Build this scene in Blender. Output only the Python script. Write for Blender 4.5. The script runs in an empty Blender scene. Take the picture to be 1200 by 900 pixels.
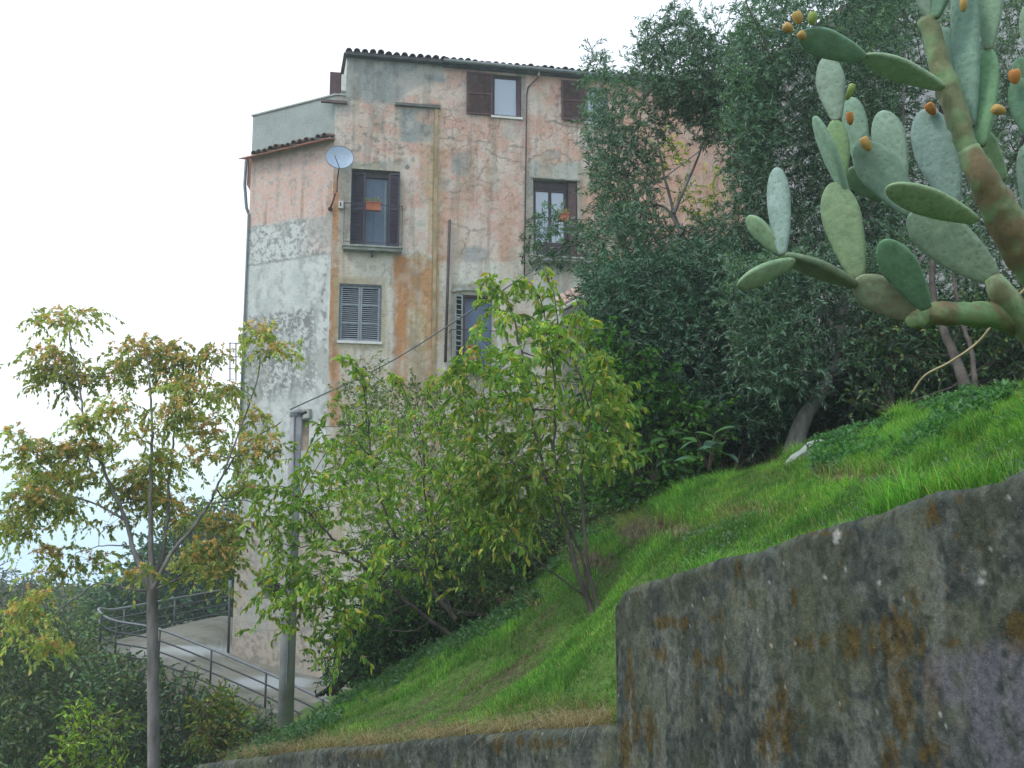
import bpy, math, random
import numpy as np
from mathutils import Vector
random.seed(7)
RNG = np.random.default_rng(7)
SC = bpy.context.scene
COL = SC.collection

# ------------------------------------------------------------------ camera
F_PX = 1250.0                      # focal length in photograph pixels (1200 wide)
PITCH = math.atan(200.0 / F_PX)
cd = bpy.data.cameras.new('camera')
cd.sensor_width = 36.0
cd.lens = F_PX / 1200.0 * 36.0
cd.clip_start = 0.05
cd.clip_end = 100000.0
cam = bpy.data.objects.new('camera', cd)
COL.objects.link(cam)
cam.location = (0, 0, 0)
cam.rotation_euler = (math.pi / 2 + PITCH, 0, 0)
SC.camera = cam

# ------------------------------------------------------------------ sky and sun
SUN_EL, SUN_AZ = math.radians(52), math.radians(-125)     # azimuth measured from +Y towards +X
w = bpy.data.worlds.new('World')
SC.world = w
w.use_nodes = True
nt = w.node_tree
nt.nodes.clear()
def N(t, **k):
    n = nt.nodes.new(t)
    for a, b in k.items():
        setattr(n, a, b)
    return n
sky = N('ShaderNodeTexSky', sky_type='NISHITA', sun_disc=False)
sky.sun_elevation = SUN_EL
sky.sun_rotation = SUN_AZ
sky.air_density = 1.0
sky.dust_density = 2.0
tc = N('ShaderNodeTexCoord')
sp = N('ShaderNodeSeparateXYZ')
nt.links.new(tc.outputs['Generated'], sp.inputs[0])
# cloud deck: almost white high up, thinning to pale blue just above the horizon
rampc = N('ShaderNodeValToRGB')
nt.links.new(sp.outputs['Z'], rampc.inputs[0])
e = rampc.color_ramp.elements
e[0].position = 0.0; e[0].color = (0.58, 0.83, 0.93, 1)
e[1].position = 0.14; e[1].color = (1.0, 1.03, 1.05, 1)
x = rampc.color_ramp.elements.new(0.05); x.color = (0.74, 0.92, 0.98, 1)
x = rampc.color_ramp.elements.new(0.4); x.color = (0.96, 1.03, 1.12, 1)
x = rampc.color_ramp.elements.new(0.75); x.color = (0.80, 1.0, 1.25, 1)
noi = N('ShaderNodeTexNoise'); noi.inputs['Scale'].default_value = 2.2; noi.inputs['Detail'].default_value = 5
mp = N('ShaderNodeMapping'); mp.inputs['Scale'].default_value = (1, 1, 2.5)
nt.links.new(tc.outputs['Generated'], mp.inputs[0]); nt.links.new(mp.outputs[0], noi.inputs['Vector'])
mr = N('ShaderNodeMapRange'); mr.inputs[1].default_value = 0.3; mr.inputs[2].default_value = 0.7
mr.inputs[3].default_value = 0.93; mr.inputs[4].default_value = 1.07
nt.links.new(noi.outputs[0], mr.inputs[0])
mul = N('ShaderNodeVectorMath', operation='MULTIPLY')
nt.links.new(rampc.outputs[0], mul.inputs[0]); nt.links.new(mr.outputs[0], mul.inputs[1])
sc10 = N('ShaderNodeVectorMath', operation='SCALE'); sc10.inputs['Scale'].default_value = 11.2
nt.links.new(mul.outputs[0], sc10.inputs[0])
mx = N('ShaderNodeMix', data_type='RGBA')
mx.inputs[0].default_value = 0.90
nt.links.new(sky.outputs[0], mx.inputs[6]); nt.links.new(sc10.outputs[0], mx.inputs[7])
bg = N('ShaderNodeBackground'); bg.inputs['Strength'].default_value = 0.1
nt.links.new(mx.outputs[2], bg.inputs[0])
wo = N('ShaderNodeOutputWorld'); nt.links.new(bg.outputs[0], wo.inputs[0])

sd = bpy.data.lights.new('sun', 'SUN')
sd.energy = 1.5
sd.angle = math.radians(14)
sd.color = (1.0, 0.96, 0.9)
so = bpy.data.objects.new('sun', sd)
COL.objects.link(so)
sv = Vector((math.sin(SUN_AZ) * math.cos(SUN_EL), math.cos(SUN_AZ) * math.cos(SUN_EL), math.sin(SUN_EL)))
so.rotation_euler = sv.to_track_quat('Z', 'Y').to_euler()
so.location = sv * 50

SC.view_settings.view_transform = 'Standard'
SC.view_settings.look = 'None'
SC.view_settings.exposure = 0.38
SC.view_settings.gamma = 1.0
SC.view_settings.use_curve_mapping = False
SC.cycles.max_bounces = 6
SC.cycles.diffuse_bounces = 3
SC.cycles.transmission_bounces = 4
SC.cycles.transparent_max_bounces = 4

# ------------------------------------------------------------------ geometry helpers
CP, SP_ = math.cos(PITCH), math.sin(PITCH)
def ray(x, y):
    a = (np.asarray(x, float) - 600) / F_PX; b = (450 - np.asarray(y, float)) / F_PX
    return np.stack([a, CP - b * SP_, SP_ + b * CP], -1)
YO = [0.0]
def P(x, y, Y):
    """point seen at photograph pixel (x, y), at horizontal distance Y in front of the camera"""
    d = ray(x, y)
    return d * ((np.asarray(Y, float) + YO[0]) / d[..., 1])[..., None]
def proj(p):
    p = np.asarray(p, float)
    f = p[..., 1] * CP + p[..., 2] * SP_
    u = -p[..., 1] * SP_ + p[..., 2] * CP
    return 600 + F_PX * p[..., 0] / f, 450 - F_PX * u / f
def PX(n, Y):
    return n * Y / F_PX * 1.0

class Plane:
    """vertical plane through p0 running along d2 (xy); n faces the camera"""
    def __init__(s, p0, d2):
        s.p0 = np.array([p0[0], p0[1], 0.0]); d = np.array([d2[0], d2[1], 0.0]); s.d = d / np.linalg.norm(d)
        n = np.array([s.d[1], -s.d[0], 0.0])
        if n.dot(-s.p0) < 0: n = -n
        s.n = n
    def pt(s, x, y, off=0.0):
        r = ray(x, y); p = s.p0 + s.n * off
        t = s.n.dot(p) / (r @ s.n)
        return r * np.asarray(t)[..., None]
    def uz(s, x, y, off=0.0):
        q = s.pt(x, y, off)
        return float((q - s.p0) @ s.d), float(q[2])
    def w(s, u, z, off=0.0):
        u = np.asarray(u, float); z = np.asarray(z, float)
        b = s.p0 + s.n * off
        q = b + u[..., None] * s.d
        q = np.array(q); q[..., 2] = z
        return q

# value noise
_perm = RNG.integers(0, 2**31, 4096)
def _h(ix, iy, iz):
    k = (ix * 73856093) ^ (iy * 19349663) ^ (iz * 83492791)
    return (_perm[(k ^ (k >> 13)) & 4095] % 65536) / 65536.0
def vnoise(x, y, z=0.0):
    x = np.asarray(x, float); y = np.asarray(y, float); z = np.zeros_like(x) + z
    ix, iy, iz = np.floor(x).astype(np.int64), np.floor(y).astype(np.int64), np.floor(z).astype(np.int64)
    fx, fy, fz = x - ix, y - iy, z - iz
    fx, fy, fz = [t * t * (3 - 2 * t) for t in (fx, fy, fz)]
    r = 0
    for dx in (0, 1):
        for dy in (0, 1):
            for dz in (0, 1):
                r = r + _h(ix + dx, iy + dy, iz + dz) * (fx if dx else 1 - fx) * (fy if dy else 1 - fy) * (fz if dz else 1 - fz)
    return r
def fbm(x, y, z=0.0, o=4):
    r = 0; a = 0.5; t = 0
    x = np.asarray(x, float); y = np.asarray(y, float)
    for i in range(o):
        r = r + a * vnoise(x + 17.3 * i, y - 9.1 * i, z + 3.7 * i); t += a
        x, y, z = x * 2.03, y * 2.03, z * 2.03; a *= 0.5
    return r / t
def sm(a, b, x):
    t = np.clip((np.asarray(x, float) - a) / (b - a), 0, 1); return t * t * (3 - 2 * t)

def origin(o):
    v = np.zeros(3)
    while o is not None:
        v += np.array(o.location); o = o.parent
    return v
def tag(o, label=None, cat=None, group=None, kind=None):
    if label: o['label'] = label
    if cat: o['category'] = cat
    if group: o['group'] = group
    if kind: o['kind'] = kind
    return o
def thing(name, label, cat, loc=(0, 0, 0), group=None):
    o = bpy.data.objects.new(name, None)
    COL.objects.link(o); o.location = tuple(float(v) for v in loc); o.empty_display_size = 0.2
    return tag(o, label, cat, group)
def link(name, me, mat, parent=None, loc=None):
    o = bpy.data.objects.new(name, me); COL.objects.link(o)
    if mat is not None and not me.materials: me.materials.append(mat)
    if parent is not None: o.parent = parent
    if loc is not None: o.location = tuple(float(v) for v in loc)
    return o
def np_mesh(name, V, Fc, col=None, smooth=False, loc=None):
    """V (n,3) verts, Fc (m,k) faces, optional per-vertex rgba"""
    V = np.asarray(V, np.float32); Fc = np.asarray(Fc, np.int32)
    me = bpy.data.meshes.new(name)
    m, k = Fc.shape
    me.vertices.add(len(V)); me.vertices.foreach_set('co', V.ravel())
    me.loops.add(m * k); me.loops.foreach_set('vertex_index', Fc.ravel())
    me.polygons.add(m)
    me.polygons.foreach_set('loop_start', np.arange(0, m * k, k, dtype=np.int32))
    me.polygons.foreach_set('loop_total', np.full(m, k, dtype=np.int32))
    if smooth: me.polygons.foreach_set('use_smooth', np.ones(m, dtype=bool))
    if col is not None:
        c = np.ones((len(V), 4), np.float32); c[:, :np.asarray(col).shape[1]] = col
        at = me.color_attributes.new('Col', 'FLOAT_COLOR', 'POINT')
        at.data.foreach_set('color', c.ravel())
    me.update(calc_edges=True)
    return me
def np_obj(name, V, Fc, mat, parent=None, col=None, smooth=False, base=None):
    V = np.asarray(V, float)
    if parent is not None: V = V - origin(parent)
    loc = None
    if base is not None:
        base = np.asarray(base, float); V = V - base; loc = base
    return link(name, np_mesh(name, V, Fc, col, smooth), mat, parent, loc)

class MB:
    """collects simple solids, links them as ONE mesh object"""
    def __init__(s): s.v = []; s.f = []
    def add(s, v, f):
        k = len(s.v); s.v += [tuple(map(float, p)) for p in v]; s.f += [tuple(i + k for i in q) for q in f]; return s
    def hexa(s, c8):
        return s.add(c8, [(0, 3, 2, 1), (4, 5, 6, 7), (0, 1, 5, 4), (1, 2, 6, 5), (2, 3, 7, 6), (3, 0, 4, 7)])
    def pbox(s, pl, u0, u1, z0, z1, o0, o1, sz=0.0):
        """box on a vertical plane: u range, z range, offset range; sz tilts top outwards"""
        a = [pl.w(u0, z0, o0), pl.w(u1, z0, o0), pl.w(u1, z0, o1), pl.w(u0, z0, o1)]
        b = [pl.w(u0, z1, o0), pl.w(u1, z1, o0), pl.w(u1, z1, o1), pl.w(u0, z1, o1)]
        return s.hexa(a + b)
    def bar(s, a, b, w_, h_=None):
        a = np.array(a, float); b = np.array(b, float); h_ = h_ or w_
        d = (b - a) / np.linalg.norm(b - a)
        up = np.array([0, 0, 1.0]) if abs(d[2]) < .9 else np.array([0, 1.0, 0])
        x_ = np.cross(d, up); x_ /= np.linalg.norm(x_); y_ = np.cross(x_, d)
        c = [(-1, -1), (1, -1), (1, 1), (-1, 1)]
        return s.hexa([a + x_ * i * w_ / 2 + y_ * j * h_ / 2 for i, j in c] + [b + x_ * i * w_ / 2 + y_ * j * h_ / 2 for i, j in c])
    def tube(s, pts, rad, n=8, cap=True):
        V, Fq = tube_np(pts, rad, n); k = len(s.v)
        s.v += [tuple(p) for p in V.tolist()]; s.f += [tuple(int(i) + k for i in q) for q in Fq]
        if cap:
            m = len(pts)
            s.f.append(tuple(k + i for i in range(n))[::-1]); s.f.append(tuple(k + (m - 1) * n + i for i in range(n)))
        return s
    def mesh(s, name, smooth=False):
        me = bpy.data.meshes.new(name); me.from_pydata(s.v, [], s.f)
        if smooth:
            for p in me.polygons: p.use_smooth = True
        me.update(); return me
    def build(s, name, mat, parent=None, smooth=False, base=None):
        o_ = origin(parent) if parent is not None else np.zeros(3)
        if base is not None: o_ = o_ + np.asarray(base, float)
        s.v = [tuple(np.array(p) - o_) for p in s.v]
        return link(name, s.mesh(name, smooth), mat, parent, base)
def tube_np(pts, rad, n=6):
    pts = np.asarray(pts, float); m = len(pts); rad = np.broadcast_to(np.asarray(rad, float), (m,))
    d = np.gradient(pts, axis=0); d /= np.linalg.norm(d, axis=1)[:, None] + 1e-9
    ref = np.array([0.31, 0.17, 0.93]) if abs(d[:, 2]).mean() < .8 else np.array([0.9, 0.3, 0.1])
    x_ = np.cross(d, ref); x_ /= np.linalg.norm(x_, axis=1)[:, None] + 1e-9
    y_ = np.cross(d, x_)
    a = np.arange(n) / n * 2 * np.pi
    V = pts[:, None] + rad[:, None, None] * (np.cos(a)[None, :, None] * x_[:, None] + np.sin(a)[None, :, None] * y_[:, None])
    i = np.arange(m - 1)[:, None] * n; j = np.arange(n)[None]; j2 = (j + 1) % n
    Fq = np.stack([i + j, i + j2, i + n + j2, i + n + j], -1).reshape(-1, 4)
    return V.reshape(-1, 3), Fq
def smooth_path(pts, k=5):
    """Catmull-Rom through points"""
    p = np.asarray(pts, float); p = np.vstack([2 * p[0] - p[1], p, 2 * p[-1] - p[-2]]); out = []
    for i in range(1, len(p) - 2):
        for t in np.arange(k) / k:
            out.append(0.5 * (2 * p[i] + (p[i + 1] - p[i - 1]) * t + (2 * p[i - 1] - 5 * p[i] + 4 * p[i + 1] - p[i + 2]) * t * t
                              + (3 * p[i] - p[i - 1] - 3 * p[i + 1] + p[i + 2]) * t ** 3))
    out.append(p[-2]); return np.array(out)

# ------------------------------------------------------------------ materials
class Mat:
    def __init__(s, name):
        s.m = bpy.data.materials.new(name); s.m.use_nodes = True; s.t = s.m.node_tree; s.t.nodes.clear()
        s.out = s.n('ShaderNodeOutputMaterial')
    def n(s, t, **k):
        q = s.t.nodes.new(t)
        for a, b in k.items(): setattr(q, a, b)
        return q
    def l(s, a, b): s.t.links.new(a, b)
    def noise(s, scale, detail=4, coord='Object', rough=.55, stretch=None):
        c = s.n('ShaderNodeTexCoord').outputs[coord]
        if stretch:
            mp_ = s.n('ShaderNodeMapping'); mp_.inputs['Scale'].default_value = stretch; s.l(c, mp_.inputs[0]); c = mp_.outputs[0]
        q = s.n('ShaderNodeTexNoise'); q.inputs['Scale'].default_value = scale; q.inputs['Detail'].default_value = detail
        q.inputs['Roughness'].default_value = rough
        s.l(c, q.inputs['Vector']); return q.outputs[0]
    def ramp(s, fac, stops):
        r = s.n('ShaderNodeValToRGB'); s.l(fac, r.inputs[0]); el = r.color_ramp.elements
        while len(el) < len(stops): el.new(.5)
        for e_, (p_, c_) in zip(el, stops):
            e_.position = p_; e_.color = tuple(c_) + (1,) if not np.isscalar(c_) else (c_, c_, c_, 1)
        return r.outputs[0]
    def mix(s, fac, a, b, mode='MIX'):
        q = s.n('ShaderNodeMix', data_type='RGBA', blend_type=mode)
        for i, v in ((0, fac), (6, a), (7, b)):
            if hasattr(v, 'node'): s.l(v, q.inputs[i])
            elif np.isscalar(v): q.inputs[i].default_value = v if i == 0 else (v, v, v, 1)
            else: q.inputs[i].default_value = tuple(v) + (1,)
        return q.outputs[2]
    def attr(s, out='Color'):
        q = s.n('ShaderNodeAttribute', attribute_name='Col'); return q.outputs[out]
    def bump(s, h, strength=.5, dist=.01):
        b = s.n('ShaderNodeBump'); b.inputs['Strength'].default_value = strength; b.inputs['Distance'].default_value = dist
        s.l(h, b.inputs['Height']); return b.outputs[0]
    def princ(s, col, rough=.8, spec=.3, nrm=None, metal=0.0):
        p = s.n('ShaderNodeBsdfPrincipled')
        if hasattr(col, 'node'): s.l(col, p.inputs['Base Color'])
        else: p.inputs['Base Color'].default_value = tuple(col) + (1,)
        if hasattr(rough, 'node'): s.l(rough, p.inputs['Roughness'])
        else: p.inputs['Roughness'].default_value = rough
        p.inputs['Specular IOR Level'].default_value = spec; p.inputs['Metallic'].default_value = metal
        if nrm is not None: s.l(nrm, p.inputs['Normal'])
        s.p = p; return p.outputs[0]
    def done(s, sh): s.l(sh, s.out.inputs[0]); return s.m

def simple(name, col, rough=.7, spec=.3, var=.25, scale=6, bump=.15, metal=0.0):
    m = Mat(name); nz = m.noise(scale, 5)
    lo = tuple(c * (1 - var) for c in col); hi = tuple(min(1, c * (1 + var)) for c in col)
    c = m.ramp(nz, [(.3, lo), (.7, hi)])
    b = m.bump(m.noise(scale * 5, 4), bump, .004)
    return m.done(m.princ(c, rough, spec, b, metal))
def leafmat(name, rough=.45, trans=.35, spec=.35, back=None):
    m = Mat(name); c = m.attr()
    nz = m.noise(3.0, 2); c = m.mix(1.0, c, m.ramp(nz, [(.3, (.82, .82, .82)), (.7, (1.18, 1.18, 1.18))]), 'MULTIPLY')
    if back is not None:
        g = m.n('ShaderNodeNewGeometry'); c2 = m.mix(.75, c, back); c = m.mix(g.outputs['Backfacing'], c, c2)
    sh = m.princ(c, rough, spec)
    tr = m.n('ShaderNodeBsdfTranslucent'); tc_ = m.mix(1.0, c, (1.3, 1.4, .6), 'MULTIPLY'); m.l(tc_, tr.inputs[0])
    ms = m.n('ShaderNodeMixShader'); ms.inputs[0].default_value = trans; m.l(sh, ms.inputs[1]); m.l(tr.outputs[0], ms.inputs[2])
    return m.done(ms.outputs[0])
def barkmat(name, lo, hi):
    m = Mat(name); nz = m.noise(9, 6, stretch=(1, 1, .3)); n2 = m.noise(40, 4, stretch=(1, 1, .25))
    c = m.ramp(nz, [(.3, lo), (.7, hi)])
    return m.done(m.princ(c, .9, .15, m.bump(n2, .7, .01)))

M_OLIVE = leafmat('olive_leaf', .5, .25, .3, back=(.13, .22, .15))
M_LEAF = leafmat('broad_leaf', .45, .45, .4)
M_DARKLEAF = leafmat('evergreen_leaf', .4, .25, .4)
M_GRASS = leafmat('grass_blade', .6, .4, .25)
M_BARK_G = barkmat('grey_bark', (.09, .085, .08), (.27, .255, .24))
M_BARK_D = barkmat('dark_bark', (.03, .025, .02), (.10, .085, .07))
M_BARK_R = barkmat('cherry_bark', (.05, .042, .038), (.15, .125, .11))
M_TWIG = simple('twig_wood', (.10, .075, .06), .9, .1)
M_DRY = simple('dry_stem', (.42, .34, .20), .8, .2, .3)
M_IRON = simple('painted_iron', (.035, .035, .04), .5, .4, .4, 20)
M_RAIL = simple('grey_rail_paint', (.12, .13, .14), .45, .5, .3, 20)
M_CABLE = simple('cable_sheath', (.12, .13, .14), .6, .3)
# ------------------------------------------------------------------ terrain
def yw(x): return 2.905 / ((x - 600) / F_PX + .35)          # depth of the tall wall's face at pixel column x
WT = [(1200, 547), (1158, 565), (1125, 572), (1092, 576), (1060, 588), (1033, 599), (1000, 607), (967, 617), (921, 630), (883, 647), (837, 655),
      (783, 674), (742, 686), (728, 694), (722, 706)]
WT3 = np.array([P(x, y, yw(x)) for x, y in WT])
LT = [(712, 850, 6.6), (660, 855, 7.05), (600, 858, 7.6), (540, 864, 8.2), (500, 867, 8.6), (420, 876, 9.4), (360, 879, 10.0), (300, 888, 10.6), (255, 893, 11.05)]
LT3 = np.array([P(*q) for q in LT])
CREST = [(1320, 400, 9.0), (1200, 440, 9.5), (1130, 450, 9.8), (1060, 468, 10.3), (1000, 498, 10.8), (940, 522, 11.3), (900, 543, 11.7), (830, 565, 12.2),
         (760, 582, 12.8), (700, 606, 13.2), (650, 650, 13.8), (620, 690, 13.9), (560, 728, 14.0), (500, 752, 14.0), (430, 797, 13.6), (380, 828, 13.3), (330, 858, 12.8), (290, 880, 12.4)]
CR3 = np.array([P(*q) for q in CREST])
ctrl = []
nrm_w = np.array([1.0, .35, 0]) / np.hypot(1, .35)            # into the bank
for q in WT3: ctrl += [q + nrm_w * .18 + [0, 0, -.03], q - nrm_w * .2 + [0, 0, -.12]]
ctrl.append(np.array([3.6, -1, .9])); ctrl.append(np.array([6, 2, 1.4])); ctrl.append(np.array([8, 8, 1.7])); ctrl.append(np.array([4.2, -8, .9])); ctrl.append(np.array([9, -8, 2.4]))
for q in LT3: ctrl += [q + np.array([.22, .2, -.02]), q - np.array([.2, .15, .15])]
ctrl += list(CR3 - np.array([0, 0, .16]))
ctrl += [P(760, 640, 10.2), P(700, 680, 10.6), P(690, 718, 10.4), P(640, 760, 10.3), P(560, 800, 10.6), P(1000, 560, 8.0), P(880, 600, 9.0), P(1130, 510, 7.0), P(800, 645, 8.6), P(450, 835, 11.3)]
ctrl += [np.array(q, float) for q in [(-5.5, 12, -4.6), (-4.6, 15.5, -4.4), (-8, 18, -6.2), (-12, 24, -6.2), (-6.5, 22, -5.0), (-4.3, 20, -3.3), (-2.6, 17, -2.6), (-1, 19, -1.6),
         (-20, 40, -7), (-15, 60, -5.5), (-30, 60, -5), (-8, 25, -4.6), (-9, 29, -5), (-6, 30, -3.9), (0, 30, -3.0), (8, 31, -1.5), (2, 18, .2), (0, 22, -1.0), (4, 15, .9), (8, 14, 1.5), (10, 22, 2.2),
         (12, 30, 2.5), (25, 20, 4), (20, 45, 4), (0, 50, -2), (-30, 20, -9), (-20, 5, -8), (-12, 12, -7), (40, 40, 9), (40, 0, 8), (-45, 50, -7), (-10, 33, -4.2), (-7, 38, -3.2), (-11, 40, -4.5)]]
ctrl = np.array(ctrl)
def tps(r2): return np.where(r2 > 0, r2 * np.log(r2 + 1e-12), 0)
_c = ctrl[:, :2]; _n = len(_c)
K = tps(((_c[:, None] - _c[None]) ** 2).sum(-1)) + np.eye(_n) * .02
Pm = np.hstack([np.ones((_n, 1)), _c])
A_ = np.block([[K, Pm], [Pm.T, np.zeros((3, 3))]])
sol = np.linalg.solve(A_, np.concatenate([ctrl[:, 2], np.zeros(3)]))
def bank_z(X, Y):
    X = np.asarray(X, float); Y = np.asarray(Y, float); s = X.shape; X = X.ravel(); Y = Y.ravel()
    r = np.empty(len(X))
    for i in range(0, len(X), 20000):
        q = np.stack([X[i:i + 20000], Y[i:i + 20000]], 1)
        r[i:i + 20000] = tps(((q[:, None] - _c[None]) ** 2).sum(-1)) @ sol[:_n] + sol[_n] + q @ sol[_n + 1:]
    r = r.reshape(s); X = X.reshape(s); Y = Y.reshape(s)
    return r + .10 * (fbm(X * .9, Y * .9) - .5) * sm(.15, .6, np.abs(X) + 1) + .10 * (fbm(X * 3, Y * 3) - .5)
# wall line in plan (camera-side edge), from behind the camera to far left
line = np.vstack([[4.3, -30], [4.3, -4], [2.905 - .35 * 1.0, 1.0], WT3[0, :2], WT3[7, :2], WT3[-1, :2], LT3[0, :2], LT3[4, :2], LT3[-1, :2], [-3.6, 12.6], [-5.2, 17], [-9, 20], [-40, 10]])
def side(X, Y):
    """signed distance to the wall line: positive on the bank side"""
    X = np.asarray(X, float); Y = np.asarray(Y, float); best = np.full(X.shape, 1e9); sg = np.ones(X.shape)
    for a, b in zip(line[:-1], line[1:]):
        d = b - a; L2 = d @ d
        t = np.clip(((X - a[0]) * d[0] + (Y - a[1]) * d[1]) / L2, 0, 1)
        dx = X - a[0] - t * d[0]; dy = Y - a[1] - t * d[1]; q = np.hypot(dx, dy)
        cr = d[0] * (Y - a[1]) - d[1] * (X - a[0])
        u = q < best - 1e-9; best = np.where(u, q, best); sg = np.where(u, -np.sign(cr), sg)
    return best * sg
def road_z(X, Y):
    return -1.62 - .26 * np.clip(Y, 0, 30) ** 1.0 * .62 - .02 * np.clip(-X - 4, 0, 40) * 3
def ground_z(X, Y):
    X = np.asarray(X, float); Y = np.asarray(Y, float)
    r = np.hypot(X, Y - 15)
    zb = bank_z(X, Y)
    zf = np.where(X < 20, -5.2 + 2.6 * sm(70, 95, Y), 6.0) + 2.0 * (fbm(X * .02, Y * .02) - .5)
    zf = zf - 95 * sm(105, 420, np.hypot(X, Y)) + 9 * sm(10, 60, X) * sm(0, 30, Y)
    zb = zb + (zf - zb) * sm(42, 62, r)
    s_ = side(X, Y)
    zr = np.minimum(road_z(X, Y), zb - .02)
    near = (r < 60)
    return np.where((s_ < .14 - .0 * X) & near & (X > -9), zr, zb)
def axis(a, b, parts):
    out = []
    for (p, q, st) in parts: out += list(np.arange(p, q, st))
    return np.array(out + [b])
gx = axis(0, 30000, [(-30000, -3000, 9000), (-3000, -600, 600), (-600, -120, 60), (-120, -24, 8), (-24, -7, 1.0), (-7, 5, .09), (5, 14, .5), (14, 60, 6), (60, 600, 60), (600, 3000, 600), (3000, 30000, 9000)])
gy = axis(0, 600, [(-3000, -600, 600), (-600, -60, 60), (-60, -6, 6), (-6, 2, .5), (2, 16, .09), (16, 40, .6), (40, 130, 5), (130, 600, 30)])
GX, GY = np.meshgrid(gx, gy); GZ = ground_z(GX, GY)
ny, nx = GX.shape
def grid_faces(ny, nx):
    i = np.arange(ny - 1)[:, None] * nx + np.arange(nx - 1)[None]
    return np.stack([i, i + 1, i + nx + 1, i + nx], -1).reshape(-1, 4)
sdv = side(GX, GY)
n1 = fbm(GX * 1.2, GY * 1.2, 1.0); n2 = fbm(GX * 5, GY * 5, 4.0)
green = np.array([.075, .13, .03]); soil = np.array([.10, .075, .05]); far = np.array([.045, .075, .025])
tt = sm(.5, .72, n1 * .6 + n2 * .4)[..., None]
gc = green * (1 - tt) + soil * tt
# bare crumbling earth low down on the bank behind the low wall and two scars higher up
pxx, pyy = proj(np.stack([GX, np.maximum(GY, .5), GZ], -1))
sc_ = np.zeros(GX.shape)
for cx_, cy_, rx_, ry_ in ((760, 622, 62, 20), (690, 655, 34, 17), (1000, 565, 80, 12), (600, 705, 45, 14), (1150, 492, 50, 14), (640, 835, 90, 12), (870, 600, 34, 8)):
    sc_ = np.maximum(sc_, 1 - sm(.6, 1.15, np.hypot((pxx - cx_) / rx_, (pyy - cy_) / ry_) + (n2 - .5)))
GZ = GZ + (.22 * (n2 - .5) - .08) * sc_ * (sdv > .3)
gc = gc * (1 - sc_[..., None] * .9) + np.array([.11, .085, .06]) * sc_[..., None] * .9
asph = np.array([.06, .06, .058])
rd = ((sdv < 0) & (np.hypot(GX, GY - 15) < 60) & (GX > -9))[..., None]
gc = np.where(rd, asph * (.8 + .4 * n2[..., None]), gc)
fr = sm(30, 60, np.hypot(GX, GY - 15))[..., None]
gc = gc * (1 - fr) + far * (.7 + .6 * n1[..., None]) * fr
mg = Mat('ground_soil_and_turf')
cg = mg.mix(1.0, mg.attr(), mg.ramp(mg.noise(14, 5), [(.3, (.7, .7, .7)), (.7, (1.3, 1.3, 1.3))]), 'MULTIPLY')
M_GROUND = mg.done(mg.princ(cg, .95, .1, mg.bump(mg.noise(30, 5), .8, .03)))
g = np_obj('ground', np.stack([GX, GY, GZ], -1).reshape(-1, 3), grid_faces(ny, nx), M_GROUND, col=gc.reshape(-1, 3), smooth=True)
tag(g, kind='structure')
# sea far below
sx = np.array([-60000, 60000.]); sy = np.array([150, 60000.])
ms_ = Mat('sea_water'); M_SEA = ms_.done(ms_.princ((.34, .52, .60), .35, .5, ms_.bump(ms_.noise(.02, 4), .3, 2)))
o = np_obj('sea', [(-60000, 150, -70), (60000, 150, -70), (60000, 60000, -70), (-60000, 60000, -70)], [(0, 1, 2, 3)], M_SEA); tag(o, kind='structure')

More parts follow.
